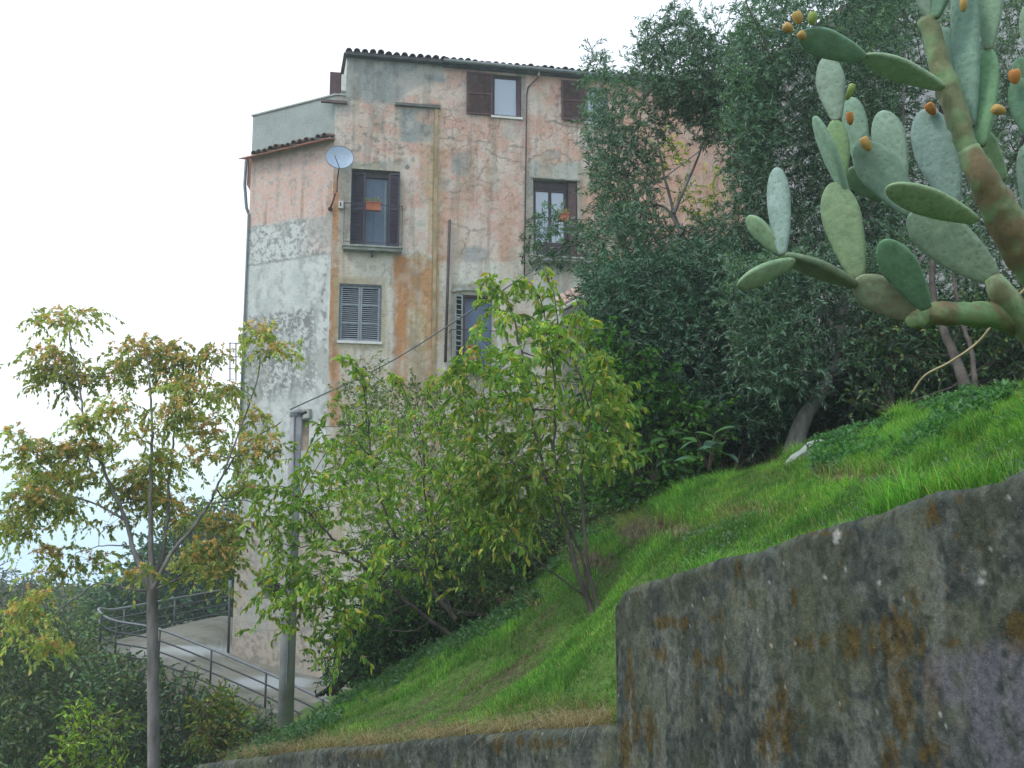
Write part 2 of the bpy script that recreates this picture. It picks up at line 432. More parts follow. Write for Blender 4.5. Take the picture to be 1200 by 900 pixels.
# ------------------------------------------------------------------ concrete retaining walls
def wall_paint(V, x, y):
    n = fbm(V[:, 0] * 3 + V[:, 1] * 3, V[:, 2] * 3, 2, 5); m = fbm((V[:, 0] - V[:, 1]) * 11, V[:, 2] * 4, 5, 4); f = fbm((V[:, 0] - V[:, 1]) * 40, V[:, 2] * 40, 3, 3)
    st = fbm((V[:, 0] - V[:, 1]) * 5, V[:, 2] * .9, 8, 4)            # vertical runs
    dark = np.array([.042, .050, .044]); mid = np.array([.100, .112, .098]); pale = np.array([.19, .195, .165]); ochre = np.array([.16, .16, .10])
    t = sm(.3, .7, n * .45 + m * .3 + f * .25)[:, None]
    c = dark * (1 - t) + mid * t
    t = (sm(.50, .66, st * .7 + f * .3) * sm(20, 70, y - np.interp(x, [700, 722, 1200], [840, 700, 547])))[:, None]; c = c * (1 - t * .75) + pale * t * .75
    t = (sm(.56, .70, fbm(V[:, 1] * 6, V[:, 2] * 5, 12, 4)))[:, None]; c = c * (1 - t * .5) + ochre * t * .5
    t = sm(.50, .68, fbm((V[:, 0] - V[:, 1]) * 3.5, V[:, 2] * 2.5, 61, 4))[:, None] * .45; c = c * (1 - t) + np.array([.075, .085, .045]) * t
    # rust-brown lichen and moss with shapes of their own
    R = 0
    for cx_, cy_, rx_, ry_ in ((770, 768, 26, 12), (830, 775, 38, 13), (812, 806, 14, 26), (790, 730, 26, 6), (842, 724, 20, 7), (955, 750, 24, 14), (985, 752, 18, 22), (940, 752, 12, 12), (1062, 745, 34, 22),
                               (1120, 755, 26, 9), (1150, 765, 12, 9), (915, 840, 14, 36), (905, 880, 12, 20), (1060, 840, 14, 60), (1045, 890, 16, 30), (1095, 800, 9, 40), (1095, 880, 14, 30), (742, 800, 7, 60),
                               (735, 870, 8, 40), (1120, 580, 10, 10), (1093, 605, 7, 18), (935, 700, 12, 16), (1075, 700, 10, 20), (870, 670, 9, 7), (1195, 740, 14, 18), (640, 872, 50, 8), (430, 884, 22, 7),
                               (968, 625, 40, 4), (1030, 602, 30, 4), (760, 845, 10, 25)):
        R = np.maximum(R, 1 - sm(.2, 1.5, np.hypot((x - cx_) / rx_, (y - cy_) / ry_) + (m - .5) * 1.6 + (n - .5) * 2.2))
    vd = fbm((V[:, 0] - V[:, 1]) * 22, V[:, 2] * 5, 31, 4); R = sm(.40, .66, R * .72 + (f - .5) * 1.2 + (vd - .5) * 1.5)
    t = R[:, None]; c = c * (1 - t * .85) + (np.array([.10, .068, .020]) * (.35 + 1.1 * f[:, None])) * t * .85
    l1 = fbm((V[:, 0] - V[:, 1]) * 26, V[:, 2] * 26, 41, 4); l2 = fbm((V[:, 0] - V[:, 1]) * 18, V[:, 2] * 14, 51, 5)
    c = c * (1 - .32 * sm(.52, .68, l1)[:, None]); t = sm(.56, .72, l2)[:, None] * .35; c = c * (1 - t) + np.array([.20, .21, .185]) * t
    # violet-grey weathered patch low right
    t = np.maximum(1 - sm(.4, 1.2, np.hypot((x - 1150) / 60, (y - 795) / 35) + (n - .5) * 1.6), 1 - sm(.4, 1.2, np.hypot((x - 1185) / 70, (y - 880) / 45) + (n - .5) * 2.2))[:, None]
    t = t * sm(.25, .6, m * .5 + f * .5)[:, None]
    c = c * (1 - t * .75) + np.array([.16, .15, .175]) * (.7 + .6 * f[:, None]) * t * .75
    g_ = _h(np.floor(x / 1.1).astype(np.int64), np.floor(y / 1.1).astype(np.int64), 5 + 0 * x.astype(np.int64))
    t = (sm(.9975, .9985, g_ + (n - .5) * .004))[:, None]; c = c * (1 - t * .7) + np.array([.4, .42, .4]) * t * .7
    for cx_, cy_, r_ in ((981, 627, 5), (979, 634, 3), (1150, 680, 4), (1153, 670, 3), (967, 675, 2.5), (904, 756, 2.5), (1102, 838, 3), (1160, 645, 2), (1182, 583, 2.5), (1030, 683, 2)):
        t = (1 - sm(.5, 1.3, np.hypot(x - cx_, y - cy_) / r_ + (f - .5)))[:, None]; c = c * (1 - t * .8) + np.array([.5, .5, .47]) * t * .8
    return c
mw = Mat('weathered_concrete')
cw = mw.mix(1.0, mw.attr(), mw.ramp(mw.noise(48, 8, rough=.8), [(.30, (.50, .53, .54)), (.68, (1.42, 1.42, 1.36))]), 'MULTIPLY')
cw = mw.mix(mw.ramp(mw.noise(105, 3, rough=.6), [(.66, (0, 0, 0)), (.74, (.6, .6, .6))]), cw, (.36, .37, .34))
h1 = mw.noise(45, 8, rough=.75)
M_CONC = mw.done(mw.princ(cw, .95, .12, mw.bump(h1, .9, .02)))
def retaining(name, top, thick, depth, label, nin, step_u=.012, zfun=None):
    """top: polyline of the camera-side top edge; profile: face bottom -> face top -> back top -> back bottom"""
    L = np.concatenate([[0], np.cumsum(np.linalg.norm(np.diff(top[:, :2], axis=0), axis=1))])
    us = np.arange(0, L[-1], step_u); us = np.append(us, L[-1])
    T = np.stack([np.interp(us, L, top[:, k]) for k in range(3)], 1)
    T[:, 2] += .022 * (fbm(us * 6, us * 0, 3, 4) - .5) + .012 * (fbm(us * 40, us * 0, 3, 3) - .5)
    hs = np.concatenate([[depth + 1.8, depth + .9], np.linspace(depth, .06, int(depth / step_u * .8)), [.045, .03, .016, .006, 0], [-1, -2, -3, -4]])
    rows = []
    for h in hs:
        if h >= 0:
            q = T.copy(); q[:, 2] -= h
            rnd = .03 * (1 - min(h / .045, 1)) ** 2
            rel = .014 * (fbm(us * 5, us * 0 + h * 5, 1, 4) - .5) + .010 * (fbm(us * 30, us * 0 + h * 30, 7, 3) - .5)
            q += nin * (rnd + rel)[:, None]
        else:
            k = {-1: thick * .33, -2: thick * .66, -3: thick, -4: thick}[h]
            q = T + nin * k; q[:, 2] += .01 * (fbm(us * 12, us * 0 + k * 9, 2, 3) - .5) - (1.0 if h == -4 else 0)
        rows.append(q)
    G = np.stack(rows, 0); a, b = G.shape[:2]; V = G.reshape(-1, 3)
    Fq = grid_faces(a, b)
    x, y = proj(V)
    c = wall_paint(V, x, y)
    o_ = np_obj(name, V, Fq, M_CONC, col=c, smooth=True)
    # end cap toward far end
    return tag(o_, label, 'retaining wall')
ext = np.array([[4.0, -3.0, 1.0], [2.905 - .35 * 1.2, 1.2, .75], [2.905 - .35 * 2.4, 2.4, .48]])
ext[:, 0] = 2.905 - .35 * ext[:, 1]
top1 = np.vstack([ext, WT3, WT3[-1] + [-.006, .015, -.10], WT3[-1] + [-.004, .02, -.5]])
top1 = np.vstack([ext, WT3])
retaining('retaining_wall', top1, .32, 1.9, 'tall stained concrete retaining wall with rusty lichen rising beside the road', nrm_w)
# squared-off end of the tall wall, rounded by age
e0 = WT3[-1]
Vv = []; uu = np.linspace(0, 1, 8); zz = np.append(np.linspace(0, 1.9, 89), 3.6)
for z_ in zz:
    for u_ in uu:
        ang = u_ * math.pi / 2
        q = e0 + nrm_w * (.06 * (1 - math.cos(ang)) + (u_ > .99) * .26) + np.array([-.35, 1, 0]) / 1.06 * (.06 * math.sin(ang)) + [0, 0, -z_ * 1.0]
        if z_ < .05: q = q + np.array([.35, -1, 0]) * .05 * (1 - z_ / .05) ** 2
        Vv.append(q)
Vv = np.array(Vv); x_, y_ = proj(Vv)
ec = np_obj('wall_end', Vv, grid_faces(90, 8), M_CONC, parent=bpy.data.objects['retaining_wall'], col=wall_paint(Vv, x_, y_), smooth=True)
nin2 = np.array([.776, .63, 0])
low = np.vstack([LT3[0] + [.12, -.16, .0], LT3, LT3[-1] + [-.35, .5, -.12], LT3[-1] + [-.8, 1.6, -.5]])
retaining('kerb_wall', low, .25, 1.6, 'low crumbling concrete wall at the foot of the grassy bank, left of the tall wall', nin2)
# ------------------------------------------------------------------ the old house
CORN = P(388, 300, 31.0)
FA = Plane(CORN, (5.12, 1.0))                 # street front, u grows to the right
LF = Plane(CORN, (-1.84, 1.0))                # narrow side front, u grows to the left
BASEZ = -4.6
house = thing('old_house', 'tall old house with cracked peeling pink plaster and brown shutters above the trees', 'house', (CORN[0], CORN[1], -3.2))
TERR_U0 = 0.0
def U(x, y, pl=FA): return pl.uz(x, y)[0]
def Z(x, y, pl=FA): return pl.uz(x, y)[1]

def mixc(c, t, k, a=1.0):
    t = np.clip(t, 0, 1)[:, None] * a
    return c * (1 - t) + np.array(k) * t
def blob(x, y, cx, cy, rx, ry, n, amp=.9, lo=.75, hi=1.15):
    return 1 - sm(lo, hi, np.hypot((x - cx) / rx, (y - cy) / ry) + (n - .5) * amp)
def rect(x, y, x0, x1, y0, y1, n, e=3.0, amp=10):
    k = (n - .5) * amp
    return sm(x0 - e, x0 + e, x + k) * (1 - sm(x1 - e, x1 + e, x + k)) * sm(y0 - e, y0 + e, y + k) * (1 - sm(y1 - e, y1 + e, y + k))
def paint_front(V):
    x, y = proj(V)
    u = (V - FA.p0) @ FA.d; z = V[:, 2]
    n1 = fbm(u * .9, z * .9, 1, 5); n2 = fbm(u * 3, z * 3, 2, 5); n3 = fbm(u * 9, z * 9, 3, 4); n4 = fbm(u * 24, z * 24, 9, 3)
    vs = fbm(u * 5, z * .5, 4, 4); vs2 = fbm(u * 14, z * .8, 6, 3)
    pink = np.array([.56, .36, .29]); pale = np.array([.60, .53, .45]); orange = np.array([.57, .33, .235]); beige = np.array([.58, .57, .50])
    grey = np.array([.31, .34, .325]); rust = np.array([.45, .205, .075]); ochre = np.array([.44, .33, .17]); dk = np.array([.12, .11, .09])
    c = np.ones((len(x), 3)) * pink
    c = mixc(c, sm(.42, .60, n2 * .5 + n1 * .3 + n3 * .2), pale, .8)
    # stronger orange to the upper right
    c = mixc(c, sm(600, 720, x) * sm(.40, .6, 1 - n2) * (1 - sm(240, 320, y)), orange, .75)
    c = mixc(c, sm(690, 760, x) * .7, orange, .8)
    # left bay is paler, fading to cream downwards
    L = 1 - sm(505, 514, x)
    c = mixc(c, L * sm(.35, .62, n2 * .6 + n3 * .4), pale, .75)
    yb = np.interp(x, [388, 400, 508, 512, 620, 700, 900], [262, 270, 300, 306, 308, 312, 330]) + (n3 - .5) * 14 + (n2 - .5) * 8
    c = mixc(c, sm(-3, 3, y - yb) * np.where(x < 508, .85, 1), beige)
    c = mixc(c, sm(0, 90, y - yb) * sm(.45, .65, n2) * .4, ochre)
    c = mixc(c, L * sm(398, 300, x) * 0, pale)
    # rust and ochre runs in the lower left bay
    c = mixc(c, rect(x, y, 463, 478 + (n2 - .5) * 16, 302, 470, n2, 4, 12) * sm(.15, .35, vs), rust, .9)
    c = mixc(c, rect(x, y, 463, 506, 318, 360, n2, 6, 22) * sm(.36, .5, n3 * .5 + vs * .5), rust, .8)
    c = mixc(c, rect(x, y, 478, 508, 300, 480, n2, 6, 12) * sm(.3, .48, n3 * .6 + vs2 * .4), ochre, .85)
    c = mixc(c, rect(x, y, 500, 516, 120, 500, n2, 3, 6) * sm(.35, .6, vs2), ochre, .7)
    c = mixc(c, rect(x, y, 512, 524, 160, 320, n2, 4, 8) * sm(.4, .6, n3), rust, .5)
    c = mixc(c, rect(x, y, 386, 397, 205, 500, n2, 3, 5) * sm(.3, .46, vs2 * .6 + n3 * .4), rust, .8)
    c = mixc(c, rect(x, y, 468, 480, 215, 262, n2, 3, 12) * sm(.4, .6, n3), rust, .6)
    c = mixc(c, rect(x, y, 392, 470, 320, 420, n2, 3, 6) * sm(.3, .6, n2) * .0, rust)
    c = mixc(c, rect(x, y, 462, 476, 300, 420, n3, 3, 8) * sm(.25, .5, n2 * .5 + vs2 * .5), rust, .85); c = mixc(c, blob(x, y, 482, 318, 24, 16, n3, 1.2), rust, .6); c = mixc(c, blob(x, y, 496, 345, 14, 22, n3, 1.3), rust, .55)
    c = mixc(c, rect(x, y, 386, 398, 330, 500, n3, 3, 8), rust, .6); c = mixc(c, rect(x, y, 500, 514, 290, 470, n3, 3, 9) * sm(.35, .55, n2), rust, .6)
    # dark line down the pilaster edge, and a paler one beside it
    c = mixc(c, (1 - sm(.6, 2.2, np.abs(x - np.interp(y, [120, 440], [509.5, 506.5])))) * sm(120, 126, y), np.array([.22, .17, .10]), .8)
    c = mixc(c, (1 - sm(.5, 1.6, np.abs(x - np.interp(y, [120, 440], [514.5, 511])))) * sm(120, 126, y) * (y < 300), np.array([.56, .52, .45]), .6)
    # bare grey render
    g1 = rect(x, y, 404, 522 - sm(80, 140, y) * 6, 50, 119 + (n1 - .5) * 16, n2, 2.5, 16)
    g1 = g1 * (1 - blob(x, y, 502, 112, 34, 16, n2, .8))
    c = mixc(c, g1, grey * .95); c = mixc(c, g1 * sm(.5, .7, n2), np.array([.34, .33, .30]), .7)
    c = mixc(c, rect(x, y, 468, 507, 126, 166, n2, 2, 5), grey * .9, .95)
    c = mixc(c, blob(x, y, 500, 137, 12, 8, n2), pink, .7)
    c = mixc(c, rect(x, y, 462, 516, 122, 126, n3, 1, 2), np.array([.12, .12, .11]), .9)
    c = mixc(c, rect(x, y, 376, 412, 100, 132, n2, 3, 8), np.array([.36, .36, .33]), .7)
    for cx, cy, rx, ry, k in ((541, 193, 13, 15, .8), (540, 194, 6, 6, .95), (554, 298, 20, 12, .8), (470, 192, 10, 6, .7), (521, 215, 8, 10, .5), (600, 155, 14, 10, .4), (548, 130, 16, 12, .35), (645, 182, 12, 6, .6),
                              (478, 196, 3, 3, 1), (493, 262, 6, 5, .6), (690, 165, 12, 14, .5), (602, 300, 8, 12, .4), (640, 345, 30, 16, .35)):
        c = mixc(c, blob(x, y, cx, cy, rx, ry, n2, .7), grey, k)
    c = mixc(c, blob(x, y, 477, 196, 3, 3, n4, .2), (.02, .02, .02))
    # washed pale surrounds of windows
    c = mixc(c, rect(x, y, 617, 684, 190, 213, n2, 3, 8), np.array([.40, .42, .37]), .9)
    c = mixc(c, rect(x, y, 614, 626, 205, 330, n3, 2, 3), np.array([.30, .33, .29]), .85)
    c = mixc(c, rect(x, y, 675, 682, 210, 305, n3, 2, 3), np.array([.30, .31, .27]), .75)
    c = mixc(c, rect(x, y, 402, 474, 190, 199, n2, 2, 5), np.array([.36, .37, .30]), .9)
    c = mixc(c, rect(x, y, 398, 412, 194, 292, n3, 1.5, 3), np.array([.33, .34, .30]), .85)
    c = mixc(c, rect(x, y, 466, 473, 196, 292, n3, 1.5, 3), np.array([.33, .34, .30]), .6)
    c = mixc(c, rect(x, y, 392, 453, 326 + (n1 - .5) * 10, 410, n2, 2, 6), np.array([.38, .34, .22]), .75)
    c = mixc(c, rect(x, y, 527, 582, 335, 430, n3, 2, 3), np.array([.40, .40, .35]), .6)
    c = mixc(c, rect(x, y, 530, 576, 333, 347, n3, 1.5, 4), np.array([.27, .26, .20]), .8)
    c = mixc(c, rect(x, y, 606, 616, 84, 142, n3, 1.5, 3), np.array([.22, .23, .21]), .8)
    c = mixc(c, rect(x, y, 520, 800, 66, 85, n3, 2, 3), np.array([.26, .19, .15]), .55)  # darker brown band along the wall top, below the eaves
    c = mixc(c, rect(x, y, 647, 680, 95, 140, n2, 4, 14) * sm(.4, .6, n3), np.array([.17, .10, .07]), .6)
    # vertical drip stains and general grime
    c = mixc(c, sm(.52, .68, vs * .6 + vs2 * .4), dk * 1.6, .45); c = mixc(c, sm(.50, .66, fbm(u * 4, z * .6, 71, 4)) * sm(60, 200, y), np.array([.40, .27, .15]), .35)
    c = mixc(c, sm(.53, .68, n4 * .4 + n3 * .6), dk, .38)
    c = mixc(c, sm(.56, .70, n3) * L * rect(x, y, 405, 505, 120, 195, n2, 5, 10), dk, .35)
    c = mixc(c, sm(.55, .68, fbm(u * 2.2, z * 2.2, 33, 5)), np.array([.56, .50, .43]), .35)
    # drawn cracks: long wandering lines in the render
    cr = np.zeros(len(x))
    for pts in (((515, 163), (545, 165), (575, 168), (600, 172), (613, 172)), ((570, 176), (584, 186), (600, 189), (614, 190)), ((570, 186), (566, 200), (560, 214), (548, 224), (535, 226), (520, 225)), ((540, 297), (546, 285), (551, 272), (563, 270), (575, 267), (590, 262)),
                ((551, 272), (545, 266), (530, 263), (516, 268)), ((617, 190), (630, 184), (640, 178), (650, 180), (660, 180), (672, 190), (690, 180)), ((560, 80), (575, 140), (572, 170)), ((516, 126), (530, 130), (550, 128)),
                ((620, 140), (650, 145), (680, 150), (700, 160)), ((388, 307), (380, 300), (340, 300)), ((520, 105), (540, 100), (546, 90)), ((450, 120), (470, 125), (480, 122))):
        jx = x + (n3 - .5) * 9; jy = y + (n2 - .5) * 9 + (n3 - .5) * 5
        for a, b in zip(pts[:-1], pts[1:]):
            ax, ay = a; dx, dy = b[0] - ax, b[1] - ay
            t = np.clip(((jx - ax) * dx + (jy - ay) * dy) / (dx * dx + dy * dy), 0, 1)
            cr = np.maximum(cr, 1 - sm(.35, 1.5, np.hypot(jx - ax - t * dx, jy - ay - t * dy)))
    c = mixc(c, cr * sm(.3, .6, n2), (.14, .10, .08), .65)
    # mask for the net of fine cracks
    a = .10 + .7 * np.clip(blob(x, y, 665, 160, 48, 32, n1) + blob(x, y, 545, 150, 55, 35, n1) * .8 + blob(x, y, 590, 210, 60, 40, n1) * .6 + blob(x, y, 450, 155, 40, 35, n1) * .6 + blob(x, y, 800, 190, 60, 60, n1) * .6, 0, 1)
    a = a * (1 - sm(-4, 4, y - yb)) * (1 - g1)
    a = np.where(a < .12, .05, a)
    return np.concatenate([c, a[:, None]], 1)
def paint_side(V):
    x, y = proj(V); u = (V - LF.p0) @ LF.d; z = V[:, 2]
    n1 = fbm(u * .9, z * .9, 21, 5); n2 = fbm(u * 3, z * 3, 22, 5); n3 = fbm(u * 10, z * 10, 23, 4); n4 = fbm(u * 20, z * 20, 29, 3)
    vs = fbm(u * 6, z * .5, 24, 4)
    pink = np.array([.58, .40, .34]); pale = np.array([.56, .51, .46]); grey = np.array([.42, .45, .43]); white = np.array([.54, .56, .53]); brown = np.array([.36, .32, .26]); dk = np.array([.10, .10, .095]); rust = np.array([.42, .23, .14])
    sl = (388 - x) * .155                        # courses step down to the left with the perspective
    yy = y - sl
    c = np.ones((len(x), 3)) * np.array([.31, .34, .32])
    c = c * (.85 + .3 * n2[:, None])
    low = sm(163, 165, y + 0 * x - (388 - x) * .18)
    lc = np.ones((len(x), 3)) * pink
    lc = mixc(lc, sm(.4, .6, n3), pale, .6); lc = mixc(lc, sm(.5, .66, vs) * sm(190, 240, yy), rust, .6)
    b1 = sm(-3, 3, yy - 251 + (n3 - .5) * 8); lc = mixc(lc, b1, white)
    sp1 = b1 * (1 - sm(-3, 3, yy - 296)); lc = mixc(lc, sp1 * sm(.50, .58, n4 * .5 + n3 * .5), dk * 2, .75); lc = mixc(lc, sp1 * sm(340, 390, x) * .5, pink)
    lc = mixc(lc, 1 - sm(.8, 2.0, np.abs(yy - 296 + (n3 - .5) * 5)), dk * 1.6, .6)
    b2 = sm(-2, 2, yy - 297); lc = mixc(lc, b2 * sm(.4, .65, n2), grey, .7)
    b3 = sm(-3, 3, yy - 358 + (n3 - .5) * 10) * (1 - sm(-30, 10, yy - 470 + (n1 - .5) * 60)) * (1 - sm(-10, 8, x - 372 + (n3 - .5) * 20))
    lc = mixc(lc, b3 * sm(.44, .54, n4 * .5 + n3 * .5), np.array([.17, .17, .155]), .85)
    b4 = sm(-20, 20, yy - 600 + (n1 - .5) * 80); lc = mixc(lc, b4, brown)
    lc = mixc(lc, b4 * sm(.45, .6, n3), np.array([.22, .19, .16]), .6)
    lc = mixc(lc, (1 - sm(1, 4, np.abs(x - 380 + (n2 - .5) * 10))) * sm(300, 310, y) * sm(.5, .6, n3), np.array([.15, .13, .1]), .7)
    lc = mixc(lc, sm(.52, .66, n3 * .6 + vs * .4), dk * 1.7, .38); lc = mixc(lc, sm(.55, .66, fbm(u * 1.6, z * 1.1, 88, 5)) * b1, np.array([.30, .31, .28]), .6)
    c = c * (1 - low[:, None]) + lc * low[:, None]
    a = np.where(low > .5, .25 * (1 - b1), .02)
    return np.concatenate([c, np.clip(a, 0, 1)[:, None]], 1)

mh = Mat('peeling_plaster')
tc_ = mh.n('ShaderNodeTexCoord').outputs['Object']
jit = mh.n('ShaderNodeTexNoise'); jit.inputs['Scale'].default_value = 4; jit.inputs['Detail'].default_value = 4; mh.l(tc_, jit.inputs['Vector'])
vm = mh.n('ShaderNodeVectorMath', operation='MULTIPLY_ADD'); mh.l(jit.outputs['Color'], vm.inputs[0]); vm.inputs[1].default_value = (.35, .35, .35); mh.l(tc_, vm.inputs[2])
vo = mh.n('ShaderNodeTexVoronoi', feature='DISTANCE_TO_EDGE'); vo.inputs['Scale'].default_value = 3.1; mh.l(vm.outputs[0], vo.inputs['Vector'])
ck = mh.ramp(vo.outputs['Distance'], [(.015, (1, 1, 1)), (.055, (0, 0, 0))])
ma = mh.n('ShaderNodeMath', operation='MULTIPLY'); mh.l(ck, ma.inputs[0]); mh.l(mh.attr('Alpha'), ma.inputs[1])
brk = mh.ramp(mh.noise(2.3, 3), [(.40, (0, 0, 0)), (.58, (1, 1, 1))])
ma2 = mh.n('ShaderNodeMath', operation='MULTIPLY'); mh.l(ma.outputs[0], ma2.inputs[0]); mh.l(brk, ma2.inputs[1])
ma3 = mh.n('ShaderNodeMath', operation='MULTIPLY'); mh.l(ma2.outputs[0], ma3.inputs[0]); ma3.inputs[1].default_value = .8
ch = mh.mix(1.0, mh.attr(), mh.ramp(mh.noise(22, 6, rough=.7), [(.3, (.80, .80, .82)), (.7, (1.16, 1.16, 1.16))]), 'MULTIPLY')
ch = mh.mix(ma3.outputs[0], ch, (.13, .08, .06))
hh = mh.mix(ma3.outputs[0], mh.mix(.55, mh.noise(14, 7, rough=.7), mh.attr()), 0.0)
M_PLAST = mh.done(mh.princ(ch, .93, .12, mh.bump(hh, .7, .03)))
M_TRIM = simple('grey_render', (.30, .31, .28), .9, .15, .3, 5, .5)
M_WHITE = simple('white_stone_sill', (.62, .62, .58), .8, .2, .12, 8)
M_SHUT = simple('brown_shutter_paint', (.085, .045, .045), .6, .3, .2, 6)
M_SHUTD = simple('dark_blue_brown_shutter', (.045, .035, .055), .55, .35, .25, 6)
M_SHUTG = simple('grey_shutter_paint', (.23, .26, .29), .65, .3, .15, 6)
M_SHUTP = simple('pale_green_shutter', (.27, .31, .29), .7, .25, .2, 6)
M_FRAME = simple('dark_window_frame', (.04, .028, .03), .5, .4, .2)
M_BDOOR = simple('blue_grey_door', (.10, .14, .20), .5, .4, .12, 4)
M_BLUE = simple('faded_blue_door', (.10, .14, .22), .55, .35, .15, 4)
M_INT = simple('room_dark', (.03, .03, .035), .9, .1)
mgl = Mat('window_glass'); M_GLASS = mgl.done(mgl.princ((.30, .36, .42), .06, .9))
mgl.p.inputs['Metallic'].default_value = .35
mti = Mat('clay_roof_tile'); ci = mti.n('ShaderNodeObjectInfo')
ct = mti.ramp(ci.outputs['Random'], [(0, (.10, .07, .055)), (.4, (.17, .10, .07)), (.75, (.24, .14, .10)), (1, (.16, .15, .13))])
ct = mti.mix(mti.ramp(mti.noise(9, 5), [(.42, (0, 0, 0)), (.62, (1, 1, 1))]), ct, (.09, .09, .08))
M_TILE = mti.done(mti.princ(ct, .9, .15, mti.bump(mti.noise(40, 4), .6, .01)))
M_TERRA = simple('terracotta', (.40, .13, .07), .8, .2, .15)
M_GUT = simple('dull_gutter_metal', (.13, .15, .15), .55, .4, .25)
M_RUSTPIPE = simple('rusty_brown_pipe', (.07, .05, .045), .7, .3, .4)

# openings in the front: px x0,x1,ytop,ybottom -> u/z
def opn(x0, x1, yt, yb, pl=FA):
    ym = (yt + yb) / 2; xm = (x0 + x1) / 2
    a, b = sorted((pl.uz(x0, ym)[0], pl.uz(x1, ym)[0]))
    return a, b, pl.uz(xm, yb)[1], pl.uz(xm, yt)[1]
OP = {'w1': opn(577, 611, 88, 137), 'w2': opn(687, 713, 103, 144), 'd1': opn(411, 468, 199, 289), 'd2': opn(625, 677, 211, 305),
      'w3': opn(397, 447, 333, 401), 'd3': opn(533, 577, 346, 428), 'n1': opn(347, 362, 492, 528, LF), 'n2': opn(310, 328, 683, 702, LF), 'w4': opn(776, 806, 120, 160)}
def wall_grid(name, pl, u0, u1, z0, zt, holes, paint, step=.045, extra=None, cut=None):
    us = np.arange(u0, u1, step); zs = np.arange(z0, zt, step)
    for h in holes:
        for k, arr in ((h[0], 'u'), (h[1], 'u'), (h[2], 'z'), (h[3], 'z')):
            if arr == 'u': us = us[np.abs(us - k) > .02]; us = np.sort(np.append(us, k))
            else: zs = zs[np.abs(zs - k) > .02]; zs = np.sort(np.append(zs, k))
    if extra:
        us = np.sort(np.append(us[np.abs(us - extra[0][0]) > .02], extra[0][0])); zs = np.sort(np.append(zs[np.abs(zs - extra[1][0]) > .02], extra[1][0]))
    us = np.append(us, u1); zs = np.append(zs, zt)
    Ug, Zg = np.meshgrid(us, zs)
    rel = .018 * (fbm(Ug * 1.3, Zg * 1.3, 5, 4) - .5)
    V = pl.w(Ug, Zg) + pl.n * rel[..., None]
    Fq = grid_faces(len(zs), len(us))
    cu = ((us[:-1] + us[1:]) / 2)[None]; cz = ((zs[:-1] + zs[1:]) / 2)[:, None]
    keep = np.ones((len(zs) - 1, len(us) - 1), bool)
    if cut: keep &= cut(us, zs)
    for h in holes: keep &= ~((cu > h[0]) & (cu < h[1]) & (cz > h[2]) & (cz < h[3]))
    V = V.reshape(-1, 3)
    return np_obj(name, V, Fq[keep.ravel()], M_PLAST, parent=house, col=paint(V), smooth=True)
ZT_R = FA.uz(460, 70)[1]                        # top of the street front under the tiles
UP0 = U(406, 90); UEND = U(872, 200)
ZPAR = FA.uz(395, 112)[1]                       # terrace parapet top
zdrop = FA.uz(620, 84)[1]
print('roof z', ZT_R, zdrop, 'parapet', ZPAR, 'UP0', UP0, 'UEND', UEND)
holes = [OP[k] for k in ('w1', 'w2', 'd1', 'd2', 'w3', 'd3')]
def cut_top(us, zs): return ~(((us[:-1] + us[1:])[None] / 2 < UP0) & (((zs[:-1] + zs[1:]) / 2)[:, None] > ZPAR))
wall_grid('front_wall', FA, 0.0, UEND, BASEZ, ZT_R, holes, paint_front, extra=([UP0], [ZPAR]), cut=cut_top)
LFW = LF.uz(290, 300)[0]
ZPL = LF.uz(340, 121)[1]
wall_grid('side_wall', LF, 0.0, LFW, BASEZ, ZPAR, [OP['n1'], OP['n2']], paint_side)
# body behind the fronts: back walls, roof terrace floor, upper side wall
dpt = 6.0
def wpt(pl, u, z, o): return pl.w(u, z, o)
b = MB()
pA = FA.w(0, ZPAR - .9, 0); pL = LF.w(LFW, ZPAR - .9, 0)
back = np.array([-.19, .98, 0.0])
bk = [FA.w(UEND, 0, 0), FA.w(UEND, 0, 0) + back * 7, LF.w(LFW, 0, 0) + back * 7, LF.w(LFW, 0, 0)]
for i in range(3):
    p, q = bk[i], bk[i + 1]
    zt = (ZT_R if i == 0 else ZPAR)
    b.add([(p[0], p[1], BASEZ), (q[0], q[1], BASEZ), (q[0], q[1], zt), (p[0], p[1], zt)], [(0, 1, 2, 3)])
b.build('rear_wall', M_TRIM, house)
b = MB(); zt = ZPAR - .95
b.add([FA.w(.05, zt, -.1), FA.w(UEND - .05, zt, -.1), bk[1] * [1, 1, 0] + [0, 0, zt], bk[2] * [1, 1, 0] + [0, 0, zt], LF.w(LFW - .05, zt, -.1)], [(0, 1, 2, 3, 4)])
b.build('terrace_floor', M_TRIM, house)
# parapet coping with thickness
b = MB()
b.pbox(LF, -.02, LFW + .05, ZPAR + .003, ZPAR + .05, -.3, .04)
b.pbox(FA, .0, UP0 - .003, ZPAR + .006, ZPAR + .052, -.3, .04)
b.build('parapet_coping', simple('pale_coping', (.38, .39, .36), .9, .15, .15), house)
b = MB(); b.pbox(LF, 0.02, LFW, ZPAR - .9, ZPAR, -.28, -.24); b.pbox(FA, 0.02, UP0, ZPAR - .9, ZPAR, -.28, -.24); b.build('parapet_inside', M_TRIM, house)
